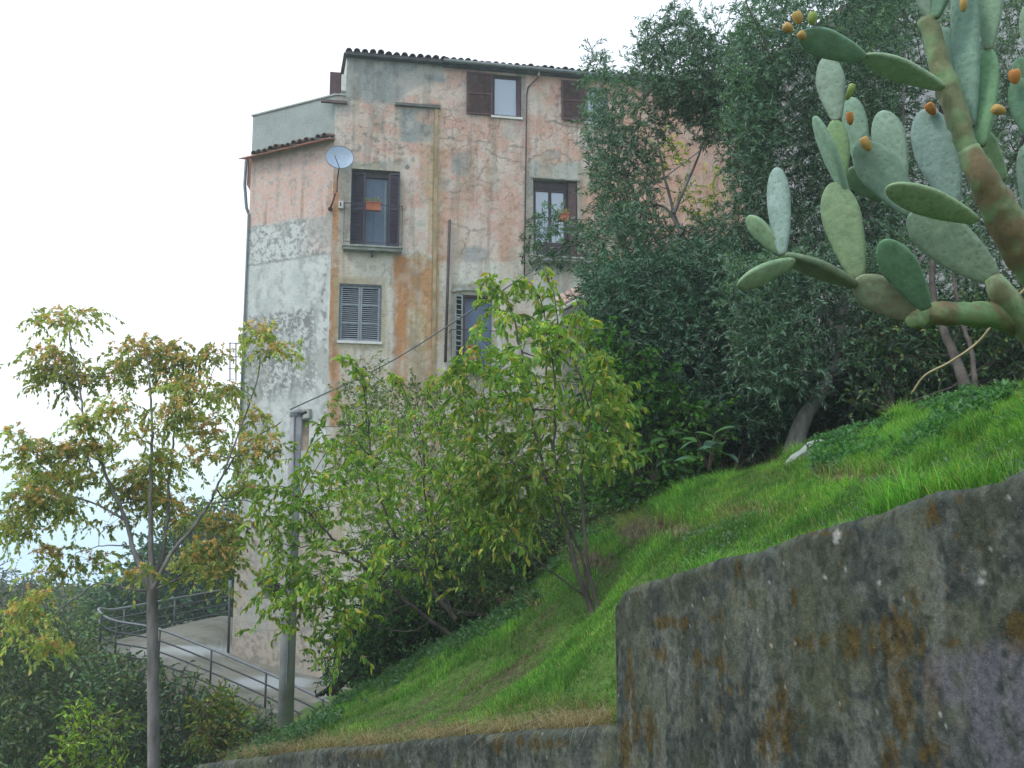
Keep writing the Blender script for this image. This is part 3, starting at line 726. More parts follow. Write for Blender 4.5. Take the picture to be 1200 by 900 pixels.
# upper side wall (faces left over the terrace), with its window and open shutter
b = MB()
c0 = FA.w(UP0, 0, 0); c1 = c0 + back * 7 + FA.d * -.25
def q3(p, z): return (p[0], p[1], z)
b.add([q3(c0, ZPAR - .95), q3(c1, ZPAR - .95), q3(c1, ZT_R), q3(c0, ZT_R)], [(0, 1, 2, 3)])
b.build('upper_side_wall', simple('pale_plaster', (.55, .53, .48), .9, .15, .1, 3, .3), house)
sw = MB(); dz1, dz0 = FA.uz(395, 81)[1], FA.uz(395, 108)[1]
a_ = c0 + back * .25
ps = Plane(a_, FA.d)
us_ = ps.uz(403, 95)[0]
sw.pbox(ps, ps.uz(386.5, 95)[0], ps.uz(399, 95)[0], dz0, dz1, 0, .035)
s1 = sw.build('shutter', M_SHUT, house); s1['label'] = 'brown shutter standing open at the side of the top floor'
sw = MB(); sw.pbox(ps, ps.uz(400, 95)[0], ps.uz(405.5, 95)[0], FA.uz(395, 103)[1], FA.uz(395, 84)[1], -.05, .1)
sw.pbox(ps, ps.uz(390, 95)[0], ps.uz(405.5, 95)[0], FA.uz(395, 112)[1], FA.uz(395, 103)[1], -.1, -.04)
sw.build('side_window_frame', M_WHITE, house)

# reveals, frames and joinery
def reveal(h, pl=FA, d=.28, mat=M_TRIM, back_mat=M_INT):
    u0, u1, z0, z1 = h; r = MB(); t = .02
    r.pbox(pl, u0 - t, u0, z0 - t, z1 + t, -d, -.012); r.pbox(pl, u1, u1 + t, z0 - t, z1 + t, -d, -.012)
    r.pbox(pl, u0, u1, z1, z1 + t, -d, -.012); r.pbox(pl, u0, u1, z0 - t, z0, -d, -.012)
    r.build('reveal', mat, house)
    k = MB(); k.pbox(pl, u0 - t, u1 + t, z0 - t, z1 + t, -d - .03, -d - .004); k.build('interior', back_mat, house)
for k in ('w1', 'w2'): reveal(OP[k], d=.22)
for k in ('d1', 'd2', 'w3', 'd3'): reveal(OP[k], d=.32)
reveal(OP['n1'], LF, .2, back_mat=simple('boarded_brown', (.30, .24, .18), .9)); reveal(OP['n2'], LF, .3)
def casement(h, off, mat, leaves=1, fw=.05, pane_from=0.0, name='window', x0=None, x1=None, panel=0.0):
    """window frame with panes (sub-parts); leaves side by side; lower part may be a solid panel"""
    u0, u1, z0, z1 = h
    fr = MB(); fr.pbox(FA, u0, u0 + fw, z0, z1, off - .05, off); fr.pbox(FA, u1 - fw, u1, z0, z1, off - .05, off)
    fr.pbox(FA, u0 + fw, u1 - fw, z1 - fw, z1, off - .05, off); fr.pbox(FA, u0 + fw, u1 - fw, z0, z0 + fw, off - .05, off)
    wl = (u1 - u0 - 2 * fw) / leaves; panes = []
    for i in range(leaves):
        a = u0 + fw + wl * i + (.012 if i else 0); b_ = u0 + fw + wl * (i + 1) - .002; s = .04
        za, zb = z0 + fw + .002, z1 - fw - .002
        fr.pbox(FA, a, a + s, za, zb, off - .045, off + .012); fr.pbox(FA, b_ - s, b_, za, zb, off - .045, off + .012)
        fr.pbox(FA, a + s, b_ - s, zb - s, zb, off - .045, off + .010); fr.pbox(FA, a + s, b_ - s, za, za + s + panel, off - .045, off + .010)
        panes.append((a + s, b_ - s, za + s + panel, zb - s))
    o = fr.build(name, mat, house)
    for p in panes:
        g_ = MB(); g_.pbox(FA, p[0], p[1], p[2], p[3], off - .03, off - .022); g_.build('pane', M_GLASS, o)
    return o
def louvre(name, pa, pb, z0, z1, nrm, mat, slat=.045, bars=3, label=None, th=.035):
    """shutter leaf between plan points pa -> pb, thickness along nrm; separate slats as sub-parts"""
    pa, pb = np.array(pa, float), np.array(pb, float); d = pb - pa; L = np.hypot(d[0], d[1]); d = d / L
    def bx(m, a, b_, za, zb, o0, o1):
        c = lambda s, o, z: np.array([pa[0] + d[0] * s + nrm[0] * o, pa[1] + d[1] * s + nrm[1] * o, z])
        m.hexa([c(a, o0, za), c(b_, o0, za), c(b_, o1, za), c(a, o1, za), c(a, o0, zb), c(b_, o0, zb), c(b_, o1, zb), c(a, o1, zb)])
    m = MB(); s = .055
    bx(m, 0, s, z0, z1, 0, th); bx(m, L - s, L, z0, z1, 0, th)
    for i in range(bars):
        zc = z0 + (z1 - z0) * i / (bars - 1); zc = min(max(zc, z0 + s / 2), z1 - s / 2)
        bx(m, s, L - s, zc - s / 2, zc + s / 2, .002, th - .002)
    o = m.build(name, mat, house)
    if label: o['label'] = label
    k = MB()
    z = z0 + s + .01
    while z < z1 - s - .01:
        c = lambda q, of, zz: np.array([pa[0] + d[0] * q + nrm[0] * of, pa[1] + d[1] * q + nrm[1] * of, zz])
        k.hexa([c(s, .004, z + .018), c(L - s, .004, z + .018), c(L - s, .010, z + .026), c(s, .010, z + .026), c(s, th - .012, z - .004), c(L - s, th - .012, z - .004), c(L - s, th - .006, z + .004), c(s, th - .006, z + .004)])
        z += slat
    sl = k.build('slats', mat, o); sl['kind'] = 'stuff'
    return o
def FW(u, o): return FA.w(u, 0, o)
# w1: top floor window, shutter folded back to the left
casement(OP['w1'], -.10, M_FRAME, 1)
h = OP['w1']; us0 = U(546.5, 110); louvre('shutter', FW(us0, .05), FW(h[0] - .01, .03), Z(562, 135), Z(562, 86), FA.n, M_SHUT, .04, 3)
m = MB(); m.pbox(FA, h[1] - .14, h[1] - .02, h[2], h[3] - .1, -.20, -.02); m.build('shutter', M_SHUT, house)
m = MB(); m.pbox(FA, h[0] - .05, h[1] + .03, h[2] - .07, h[2] - .003, -.1, .07); m.build('sill', M_WHITE, house)
h = OP['w2']; casement(h, -.10, M_SHUTG, 1)
louvre('shutter', FW(U(657.5, 118), .05), FW(h[0] - .01, .10), Z(672, 142), Z(672, 96), FA.n, M_SHUT, .04, 3)
m = MB(); m.pbox(FA, h[0] - .08, h[1] + .05, h[2] - .07, h[2] - .003, -.1, .07); m.build('sill', M_WHITE, house)
# d1: balcony door with both dark shutters, a blue grey panel door
h = OP['d1']; ua, ub = U(429, 240), U(455, 240)
m = MB(); m.pbox(FA, ua, ub, h[2], h[3] - .22, -.26, -.22); dd = m.build('door', M_BDOOR, house)
m = MB(); m.pbox(FA, ub - .10, ub - .05, h[2] + .1, h[3] - .3, -.218, -.20); m.build('door_edge', M_SHUTG, dd)
m = MB(); m.pbox(FA, h[0], h[1], h[3] - .2, h[3], -.24, -.16); m.pbox(FA, h[0], ua, h[2], h[3] - .21, -.24, -.2); m.pbox(FA, ub, h[1], h[2], h[3] - .21, -.24, -.2); m.build('door_frame', M_FRAME, house)
louvre('shutter', FW(h[0] + .02, -.16), FW(U(428, 240), -.05), h[2] + .03, h[3] - .1, FA.n, M_SHUTD, .045, 3)
louvre('shutter', FW(U(455, 240), .02), FW(h[1] + .0, .10), h[2] + .03, h[3] - .1, FA.n, M_SHUTD, .045, 3)
# w3: closed pair of grey louvred shutters
h = OP['w3']; um = (h[0] + h[1]) / 2
m = MB(); fw = .05
m.pbox(FA, h[0], h[0] + fw, h[2], h[3], -.1, -.02); m.pbox(FA, h[1] - fw, h[1], h[2], h[3], -.1, -.02); m.pbox(FA, h[0] + fw, h[1] - fw, h[3] - fw, h[3], -.1, -.02); m.build('shutter_frame', simple('slate_frame', (.12, .14, .17), .6), house)
for a, b_ in ((h[0] + fw, um - .004), (um + .004, h[1] - fw)): louvre('shutter', FW(a, -.09), FW(b_, -.09), h[2] + .04, h[3] - fw - .01, FA.n, M_SHUTG, .062, 4)
m = MB(); m.pbox(FA, h[0] - .03, h[1] + .03, h[2] - .05, h[2] + .03, -.1, .05); m.build('sill', M_WHITE, house)
# d2: deep set French window
h = OP['d2']; hh_ = (h[0] + .02, h[1] - .30, h[2] + .02, h[3] - .02)
casement((hh_[0], hh_[1], hh_[2], hh_[3] - .22), -.20, M_FRAME, 2, .06, panel=.5, name='french_window')
m = MB(); m.pbox(FA, hh_[0], hh_[1], hh_[3] - .218, hh_[3], -.26, -.18); m.build('transom', M_FRAME, house)
m = MB(); m.pbox(FA, h[1] - .28, h[1] - .03, h[2] + .03, h[3] - .05, -.22, -.05); m.build('shutter', M_SHUT, house)['label'] = 'brown shutter folded inside the deep doorway'
m = MB(); m.pbox(FA, h[0] - .08, h[1] + .08, h[3] + .01, h[3] + .05, -.01, .05); m.build('lintel', M_TRIM, house)
# d3: blue door behind a pale shutter
h = OP['d3']
m = MB(); m.pbox(FA, h[0] + .32, h[1], h[2], h[3] - .06, -.24, -.18); m.build('door', M_BLUE, house)
m = MB(); m.pbox(FA, h[0] + .26, h[0] + .32, h[2], h[3] - .03, -.26, -.05); m.pbox(FA, h[0] + .323, h[1], h[3] - .055, h[3], -.26, -.05); m.build('door_frame', M_SHUT, house)
louvre('shutter', FW(h[0] - .02, .10), FW(h[0] + .24, -.02), h[2] + .02, h[3] - .02, FA.n, M_SHUTP, .16, 4, label='pale weathered shutter with missing slats')
m = MB()
for i in range(13):
    t = i / 12; a = h[0] - .1 + (h[1] - h[0] + .2) * t; zz = h[3] + .05 + .09 * math.sin(math.pi * min(max(t * 1.25, 0), 1)) ** .7
    if i: m.hexa([FA.w(pa_, pz_, -.02), FA.w(a, zz, -.02), FA.w(a, zz, .05), FA.w(pa_, pz_, .05), FA.w(pa_, pz_ + .10, -.02), FA.w(a, zz + .10, -.02), FA.w(a, zz + .10, .05), FA.w(pa_, pz_ + .10, .05)])
    pa_, pz_ = a, zz
m.build('arched_lintel', M_TRIM, house)
# hood over the small side window
h = OP['n1']; m = MB(); m.pbox(LF, h[0] - .08, h[1] + .1, h[3] + .02, h[3] + .3, -.01, .12); m.build('window_hood', M_TRIM, house)

# balconies: slab with moulded edge, brackets, iron railing
def balcony(x0, x1, ysl, zt_px, proj_, rail_y, nb, mat=M_TRIM):
    z = Z((x0 + x1) / 2, ysl); u0, u1 = U(x0, ysl), U(x1, ysl)
    m = MB(); m.pbox(FA, u0, u1, z - .13, z - .045, .004, proj_ - .05); m.pbox(FA, u0 - .03, u1 + .03, z - .042, z + .01, .006, proj_)
    sl = m.build('balcony_slab', mat, house)
    m = MB(); uc = (u0 + u1) / 2; m.pbox(FA, uc - .03, uc + .03, z - .28, z - .135, .01, proj_ * .6)
    m.build('bracket', M_IRON, house)
    zr = Z((x0 + x1) / 2, rail_y, )
    m = MB(); o_ = proj_ - .05
    m.bar(FA.w(u0, zr, .02), FA.w(u0, zr, o_), .022); m.bar(FA.w(u0, zr, o_), FA.w(u1, zr, o_), .022); m.bar(FA.w(u1, zr, o_), FA.w(u1, zr, .02), .022)
    ra = m.build('balcony_railing', M_IRON, house)
    m = MB(); m.bar(FA.w(u0, z + .1, o_), FA.w(u1, z + .1, o_), .016); m.build('lower_rail', M_IRON, ra)
    for i in range(nb):
        k = MB(); a = u0 + (u1 - u0) * i / (nb - 1); k.bar(FA.w(a, z + .012, o_), FA.w(a, zr, o_), .012); k.build('baluster', M_IRON, ra)
    return z, u0, u1, zr, o_
B1 = balcony(402, 470, 291, 0, .32, 243, 3)
B2 = balcony(622, 690, 306, 0, .55, 262, 12)
B3 = balcony(526, 585, 430, 0, .55, 391, 5)
# pipes
m = MB(); m.tube([FA.w(U(630.5, 82), Z(630.5, 82), .12), FA.w(U(630, 90), Z(630, 92), .12), FA.w(U(618.5, 103), Z(618.5, 103), .05), FA.w(U(617, 110), Z(617, 112), .05), FA.w(U(616, 190), Z(616, 190), .05), FA.w(U(614, 330), Z(614, 330), .05)], .022, 7)
m.build('downpipe', M_RUSTPIPE, house, True)
m = MB(); m.tube([FA.w(U(630.5, 82), Z(630.5, 80), .13), FA.w(U(630.4, 92), Z(630.4, 91), .13)], .04, 8); m.build('white_pipe_joint', M_WHITE, house)
m = MB(); m.tube([FA.w(U(526.5, 259), Z(526.5, 259), .09), FA.w(U(521.5, 425), Z(521.5, 425), .09)], .045, 8); m.build('standpipe', M_RUSTPIPE, house, True)
m = MB(); m.tube([LF.w(LFW - .03, LF.uz(293, 250)[1], .06), LF.w(LFW - .03, LF.uz(285, 560)[1], .06)], .035, 8); m.build('corner_downpipe', M_GUT, house, True)
m = MB(); m.pbox(FA, U(508.5, 200), U(512.5, 200), Z(510, 560), Z(510, 127), -.02, .045); pil = m.build('pilaster', simple('ochre_stained_strip', (.34, .26, .15), .9, .1, .35, 3, .5), house)
m = MB(); m.pbox(FA, U(463, 124), U(516, 124), Z(490, 126), Z(490, 123), -.02, .10); m.build('ledge', simple('dark_ledge', (.13, .13, .12), .9), house)
m = MB(); m.pbox(FA, U(376, 119), U(407, 119), Z(392, 121.5), Z(392, 118.5), -.02, .10); m.build('ledge', simple('dark_red_brick_course', (.15, .11, .10), .9), house)

# roofs: curved clay tiles, each its own piece
def tile_mesh(L, r0, r1, nseg=6, th=.016):
    v = []; f = []
    for k, (yy, r) in enumerate(((0, r0), (L, r1))):
        for rr in (r, r - th):
            for i in range(nseg + 1):
                a = math.pi * i / nseg; v.append((rr * math.cos(a), yy, rr * math.sin(a)))
    n = nseg + 1
    for i in range(nseg):
        f.append((i, i + 1, 2 * n + i + 1, 2 * n + i)); f.append((n + i, 3 * n + i, 3 * n + i + 1, n + i + 1)); f.append((i, n + i, n + i + 1, i + 1))
    me = bpy.data.meshes.new('tile'); me.from_pydata(v, [], f); me.materials.append(M_TILE)
    for p in me.polygons: p.use_smooth = True
    return me
from mathutils import Matrix
TILE = tile_mesh(.48, .105, .085)
def tile_row(p_start, d_along, back_dir, pitch, count, spacing, rows, parent, jz=.02):
    bd = np.array(back_dir, float); bd[2] = 0; bd /= np.linalg.norm(bd); d = np.array(d_along, float)
    s = np.array([bd[0] * math.cos(pitch), bd[1] * math.cos(pitch), math.sin(pitch)])
    xax = d / np.linalg.norm(d); yax = s; zax = np.cross(xax, yax); zax /= np.linalg.norm(zax)
    if zax[2] < 0: zax = -zax; xax = -xax
    org = origin(parent)
    for r in range(rows):
        for i in range(count):
            p = np.array(p_start) + d * spacing * i + s * (.40 * r - random.uniform(0, .05)) + zax * (.018 * (r % 2) + random.uniform(-jz, jz)) - org
            o = bpy.data.objects.new('tile', TILE); COL.objects.link(o); o.parent = parent
            M = Matrix(((xax[0], yax[0], zax[0], p[0]), (xax[1], yax[1], zax[1], p[1]), (xax[2], yax[2], zax[2], p[2]), (0, 0, 0, 1)))
            M = M @ Matrix.Rotation(random.uniform(-.05, .05), 4, 'Z') @ Matrix.Rotation(random.uniform(-.04, .04), 4, 'X')
            o.matrix_basis = M
rp = math.radians(16)
SPL = U(518, 68)
def eave(u0, u1, z, oh, soff_mat, gut=False):
    m = MB(); zt_ = z + .03
    m.pbox(FA, u0, u1, z - .10, z, -.05, oh - .06)
    m.build('eaves', soff_mat, house)
M_EAV = simple('dark_eaves', (.10, .10, .10), .9, .1, .3)
eave(UP0 - .05, SPL, ZT_R + .05, .29, M_EAV)
eave(SPL + .005, UEND + .1, ZT_R + .0, .16, M_EAV)
m = MB()   # roof deck
f0, f1 = FA.w(UP0 - .1, ZT_R + .03, .1), FA.w(UEND + .1, ZT_R + .03, .1)
sb = -FA.n * 3.6 + np.array([0, 0, 3.6 * math.tan(rp)])
m.hexa([f0, f1, f1 + sb, f0 + sb, f0 + [0, 0, .03], f1 + [0, 0, .03], f1 + sb + [0, 0, .03], f0 + sb + [0, 0, .03]])
ridge = f0 + sb, f1 + sb; sb2 = -FA.n * 3.4 + np.array([0, 0, -3.4 * math.tan(rp)])
m.hexa([ridge[0], ridge[1], ridge[1] + sb2, ridge[0] + sb2, ridge[0] + [0, 0, .03], ridge[1] + [0, 0, .03], ridge[1] + sb2 + [0, 0, .03], ridge[0] + sb2 + [0, 0, .03]])
roof = m.build('roof', M_TILE, house)
nt1 = int((SPL - UP0) / .245)
tile_row(FA.w(UP0 + .05, ZT_R + .045, .26), FA.d, -FA.n, rp, nt1 + 1, .245, 2, roof)
nt2 = int((UEND - SPL) / .225)
tile_row(FA.w(SPL + .12, ZT_R + .045, .22), FA.d, -FA.n, rp, nt2, .225, 2, roof, .025)
m = MB(); m.tube([FA.w(SPL + .02, ZT_R - .0, .27), FA.w(UEND + .1, ZT_R - .04, .27)], .065, 10); m.build('gutter', M_GUT, house, True)
# pent roof over the side front
LE0 = LF.uz(381, 166)
ze = LF.uz(335, 174, .35)[1]
m = MB()
def slab(pl, u0, u1, z_e, oh, back_, pitch):
    e0, e1 = pl.w(u0, z_e, oh), pl.w(u1, z_e, oh); r = -pl.n * (oh + back_) + np.array([0, 0, (oh + back_) * math.tan(pitch)])
    return [e0, e1, e1 + r, e0 + r, e0 + [0, 0, .035], e1 + [0, 0, .035], e1 + r + [0, 0, .035], e0 + r + [0, 0, .035]]
m.hexa(slab(LF, -.05, LFW + .2, ze, .36, -.004, math.radians(18)))
pent = m.build('pent_roof', simple('pink_rendered_eaves', (.42, .20, .15), .9, .1), house)
tile_row(LF.w(.05, ze + .06, .40), LF.d, -LF.n, math.radians(18), 13, .235, 1, pent, .03)
# rusty flank bay beyond the side front's far edge
m = MB(); e_ = LF.w(LFW + .01, 0, 0)
PB = Plane(LF.w(LFW + .01, 0, -.15), LF.d)
zb1, zb0 = LF.uz(288, 184)[1], LF.uz(288, 246)[1]
m.hexa([PB.w(0, zb0 + .5, 0), PB.w(.28, zb0 + .9, 0), PB.w(.28, zb0 + .9, -1.5), PB.w(0, zb0 + .5, -1.5), PB.w(0, zb1, 0), PB.w(.28, zb1, 0), PB.w(.28, zb1, -1.5), PB.w(0, zb1, -1.5)])
m.build('flank_bay', simple('rusty_flank_render', (.26, .13, .10), .9, .1, .3, 4, .5), house)
m = MB(); m.tube([PB.w(.30, zb1, .05), PB.w(.32, zb0 + .9, .05), PB.w(.18, zb0 + .1, .08), PB.w(0.02, zb0 - .2, .1)], .05, 8); m.build('flank_downpipe', M_GUT, house, True)
# ladder-like iron frame fixed to the far edge, seen against the sky
m = MB(); fy = LF.w(LFW + .02, 0, 0)
def LP(x, y): return LF.pt(x, y, -.3)
for xx in (269.5, 276.5): m.bar(LP(xx, 402), LP(xx, 446), .03)
for yy in (402, 418, 432): m.bar(LP(268, yy), LP(286, yy + .5), .025)
m.build('iron_frame', M_IRON, house)

# small tiled porch roof low on the right
pr0, pr1 = P(657, 362, 29.2), P(688, 345, 29.9)
dv = pr1 - pr0
m = MB(); upv = np.array([-.15, 1.0, .55])
m.hexa([pr0, pr1, pr1 + upv * .8, pr0 + upv * .8, pr0 + [0, 0, .04], pr1 + [0, 0, .04], pr1 + upv * .8 + [0, 0, .04], pr0 + upv * .8 + [0, 0, .04]])
porch = m.build('porch_roof', M_TILE, house)
M_TILEL = simple('pale_lit_tile', (.42, .30, .25), .9, .1, .35, 8)  # porch tiles: the lit look is put into this paler, pinkish colour
for i in range(5):
    for r in range(2):
        a = pr0 + dv * (i + .3) / 5 + [0, 0, .05] + upv * .36 * r; k = MB()
        pts = [a + upv * .0, a + upv * .40]; k.tube(pts, [.085, .07], 8); k.build('tile', M_TILEL, porch)
m = MB(); m.tube([pr0 - dv * .05 + [0, -.08, -.03], pr1 + dv * .05 + [0, -.08, -.03]], .05, 8); m.build('porch_gutter', simple('pale_gutter', (.40, .40, .38), .6), porch)
m = MB(); q0, q1 = pr0 + [.05, .1, 0], pr1 + [.4, .1, 0]; m.hexa([q0 - [0, 0, 4], q1 - [0, 0, 4], q1 + [0, .7, -4], q0 + [0, .7, -4], q0 - [0, 0, .05], q1 - [0, 0, .05], q1 + [0, .7, .2], q0 + [0, .7, .2]])
m.build('porch_wall', simple('brown_porch_wall', (.22, .20, .17), .9), house)  # one even dull brown-grey for the porch wall

# ------------------------------------------------------------------ things on the house
# satellite dish
dc = P(398, 184, 30.35)
sat = thing('satellite_dish', 'grey blue satellite dish at the corner of the old house beside the balcony door', 'satellite dish', dc)
ax = np.array([.18, -.93, .30]); ax /= np.linalg.norm(ax); sx_ = np.cross(ax, [0, 0, 1.0]); sx_ /= np.linalg.norm(sx_); sy_ = np.cross(sx_, ax)
V = []; nr, ns = 7, 28
for i in range(nr + 1):
    r = .41 * i / nr
    for j in range(ns):
        a = j / ns * 2 * math.pi
        V.append(dc + sx_ * r * math.cos(a) + sy_ * r * 1.02 * math.sin(a) - ax * (.08 * (1 - (r / .41) ** 2)))
Fq = []
for i in range(nr):
    for j in range(ns): Fq.append((i * ns + j, i * ns + (j + 1) % ns, (i + 1) * ns + (j + 1) % ns, (i + 1) * ns + j))
np_obj('dish', np.array(V), Fq, simple('dish_paint', (.27, .34, .43), .45, .4, .08), parent=sat, smooth=True)
V2 = np.array(V) - ax * .02
np_obj('dish_back', V2, Fq, M_GUT, parent=sat, smooth=True)
m = MB(); m.tube([dc + sx_ * .41 * math.cos(a) + sy_ * .418 * math.sin(a) - ax * .005 for a in np.linspace(0, 2 * math.pi, 40)], .012, 5); m.build('rim', M_GUT, sat)
lnb = P(392.5, 181, 29.95)
m = MB(); m.tube([dc - sy_ * .40, lnb - [0, 0, .05]], .012, 6); m.build('arm', M_IRON, sat)
m = MB(); m.tube([lnb + [0, -.05, -.02], lnb + [0, .06, .03]], [.04, .03], 8); m.build('receiver', M_WHITE, sat)
m = MB(); wl_ = FA.w(.12, dc[2] - .85, .02); m.tube([dc - ax * .1, dc - ax * .12 - [0, 0, .2], wl_ + FA.n * .25 + [0, 0, .3], wl_ + FA.n * .25 + [0, 0, -.02], wl_], .02, 7); m.build('mast', M_IRON, sat)
# bracket and meter box by the balcony
br = thing('wall_bracket', 'short dark iron bracket leaning from the corner of the house under the dish', 'bracket', FA.w(.0, Z(388, 243), .0))
m = MB(); m.tube([FA.pt(387, 245, .03), FA.pt(388, 242, .2), FA.pt(393, 227, .3)], .028, 7); m.build('arm', M_RUSTPIPE, br, True)
m = MB(); m.tube([FA.pt(387, 245, -.0), FA.pt(387, 245, .07)], .07, 10); m.build('wall_plate', M_RUSTPIPE, br)
mt = thing('meter_box', 'small white box with a dark dial fixed left of the balcony railing', 'meter box', FA.pt(399, 245, 0))
m = MB(); m.pbox(FA, U(396.5, 240), U(402, 240), Z(399, 245), Z(399, 237), .01, .12); m.build('box', M_WHITE, mt)
m = MB(); m.pbox(FA, U(398.2, 240), U(399.8, 240), Z(399, 243), Z(399, 238.5), .122, .135); m.build('dial', M_IRON, mt)
def planter(label, x0, x1, yt, yb, off, leafc=(.28, .30, .06)):
    u0, u1, z0, z1 = U(x0, yt), U(x1, yt), Z(x0, yb), Z(x0, yt)
    t = thing('flower_planter', label, 'planter', FA.w((u0 + u1) / 2, z0, off), )
    m = MB(); m.pbox(FA, u0 + .02, u1 - .02, z0, z1 - .03, off - .08, off + .08); m.pbox(FA, u0, u1, z1 - .03, z1, off - .10, off + .10); m.build('trough', M_TERRA, t)
    n = 60; pp = FA.w(RNG.uniform(u0, u1, n), z1 + RNG.uniform(0, .12, n), off); pp = pp + FA.n * RNG.uniform(-.06, .06, n)[:, None]
    return t, pp, leafc
PLANTERS = [planter('terracotta planter with dry yellow plants on the dark shuttered balcony', 427.5, 446, 240.5, 250, .30),
            planter('reddish planter on the railing of the balcony half hidden by olive sprays', 649, 662, 256, 265, .52, (.2, .28, .05)),
            planter('red pot standing low behind the railing of the blue door balcony', 545, 556, 408, 424, .35, (.12, .2, .05))]

# ------------------------------------------------------------------ terrace ramp, its railing and tall post
TN = [(112, 757, 28.6), (130, 768, 27.9), (185, 779, 27.3), (248, 810, 26.6), (312, 834, 25.6), (385, 856, 24.2), (470, 880, 23.5)]
TF = [(128, 750, 30.5), (150, 747, 32.5), (268, 722, 40.0), (276, 764, 33.1), (345, 786, 31.6), (440, 800, 30.9), (560, 800, 31)]
tn = np.array([P(*q) for q in TN]); tf = np.array([P(*q) for q in TF])
L1 = smooth_path(tn, 8); L2 = smooth_path(tf, 8)
nn = 26; t_ = np.linspace(0, 1, nn)[:, None, None]
G = L1[None] * (1 - t_) + L2[None] * t_
V = G.reshape(-1, 3); n2_ = fbm(V[:, 0] * 1.2, V[:, 1] * 1.2, 1, 5); n3_ = fbm(V[:, 0] * 6, V[:, 1] * 6, 2, 4)
x_, y_ = proj(V)
c = np.ones((len(V), 3)) * np.array([.19, .175, .145]); c = mixc(c, sm(.42, .62, n2_), (.12, .115, .09), .8); c = mixc(c, sm(.5, .6, n3_), (.24, .23, .20), .5)
c = mixc(c, blob(x_, y_, 230, 762, 45, 6, n3_, .6), (.40, .42, .42), .8); c = mixc(c, blob(x_, y_, 320, 800, 50, 8, n3_, .6), (.34, .36, .37), .8)
c = mixc(c, blob(x_, y_, 180, 765, 40, 8, n3_, .8), (.28, .27, .25), .6)
o = np_obj('terrace_pavement', V, grid_faces(nn, len(L1)), M_CONC, col=c, smooth=True); tag(o, kind='structure')
m = MB()
for i in range(len(L1) - 1):
    a, b_ = L1[i], L1[i + 1]; inn = np.array([0, .3, 0])
    m.hexa([a - [0, 0, 3.5], b_ - [0, 0, 3.5], b_ - [0, 0, 3.5] + inn, a - [0, 0, 3.5] + inn, a + [0, 0, .03], b_ + [0, 0, .03], b_ + inn + [0, 0, .03], a + inn + [0, 0, .03]])
skm = simple('pale_old_concrete', (.19, .18, .145), .95, .1, .35, 2.5, .6)
o = m.build('terrace_wall', skm); tag(o, 'low stained retaining wall carrying the edge of the sloping concrete terrace', 'retaining wall')
rail = thing('terrace_railing', 'curved grey steel railing with four bars round the sloping concrete terrace', 'railing', P(185, 775, 27.3))
# path of the top rail: far end at house -> curve -> near end on the right
top = [(268, 690, 39.6), (200, 702, 36.5), (150, 711.5, 33.5), (128, 714.5, 31.2), (117, 713, 29.6), (116, 716, 28.7), (121, 721, 28.1), (137, 728, 27.7), (185, 737, 27.3), (248, 761, 26.7), (312, 788, 25.7), (350, 806, 25.0), (392, 826, 24.2)]
tp = smooth_path([P(*q) for q in top], 6)
hgt = 1.0
def gz(p):
    i = np.argmin(((np.vstack([L1, L2])[:, :2] - p[:2]) ** 2).sum(1)); return np.vstack([L1, L2])[i][2]
for k, dz in enumerate((0, .27, .54, .82)):
    m = MB(); m.tube(tp - [0, 0, dz], .034 if k == 0 else .024, 6); m.build('rail', M_RAIL if k == 0 else M_IRON, rail, True)
for x, y, Y in ((119, 719, 28.1), (137, 728, 27.7), (187.5, 738, 27.3), (248, 761, 26.7), (312, 788, 25.7), (378, 819, 24.4), (146, 712, 33.2), (205, 701.5, 36.7)):
    p = P(x, y, Y); m = MB(); m.tube([p, p - [0, 0, 1.1]], .028, 6); m.build('post', M_RAIL if Y > 30 else M_IRON, rail, True)
pt = thing('corner_post', 'tall thin dark iron post at the corner of the house on the terrace', 'post', P(268, 765, 32.6))
p = P(267.5, 765, 32.6); q = P(269.5, 690, 32.6); m = MB(); m.tube([p, q], .04, 8); m.build('shaft', M_IRON, pt, True)
m = MB(); m.tube([q, q + [0, 0, .25]], .045, 8); m.build('pale_cap', M_SHUTG, pt)

# ------------------------------------------------------------------ utility pole and cable
pb = P(334, 856, 20.0); ptop = P(336, 481, 20.0); ptop[0] = pb[0] + .02
pole = thing('utility_pole', 'slim weathered concrete pole standing between the terrace and the grassy bank', 'pole', pb)
m = MB(); m.tube([pb - [0, 0, .6], pb + (ptop - pb) * .5, ptop], [.15, .13, .11], 14)
m.build('shaft', simple('pole_concrete', (.27, .27, .28), .9, .15, .3, 2.2, .4), pole, True)
m = MB(); m.tube([ptop - [0, 0, .12], ptop - [0, 0, .04]], .125, 12); m.build('steel_band', M_GUT, pole)
m = MB(); m.tube([ptop + [.1, -.12, -.08], ptop + [.22, -.16, -.05]], .03, 6); m.build('cable_clamp', M_IRON, pole)
m = MB(); m.tube([ptop + [0, -.14, -.1], ptop + [.03, -.17, -1.2], ptop + [.02, -.17, -3.0], ptop + [.02, -.18, -5]], .018, 5); m.build('earth_wire', M_CABLE, pole)
cb = smooth_path([P(340, 480, 19.95), P(450, 428, 20), P(540, 372, 20.2), P(640, 306, 20.3), P(740, 236, 20.5), P(835, 165, 20.6), P(930, 85, 20.8), P(1030, -5, 21.0), P(1200, -170, 21)], 8)
m = MB(); m.tube(cb, .013, 6); o = m.build('overhead_cable', M_CABLE, None, True); tag(o, 'grey overhead cable rising from the pole top past the house front into the olives', 'cable')

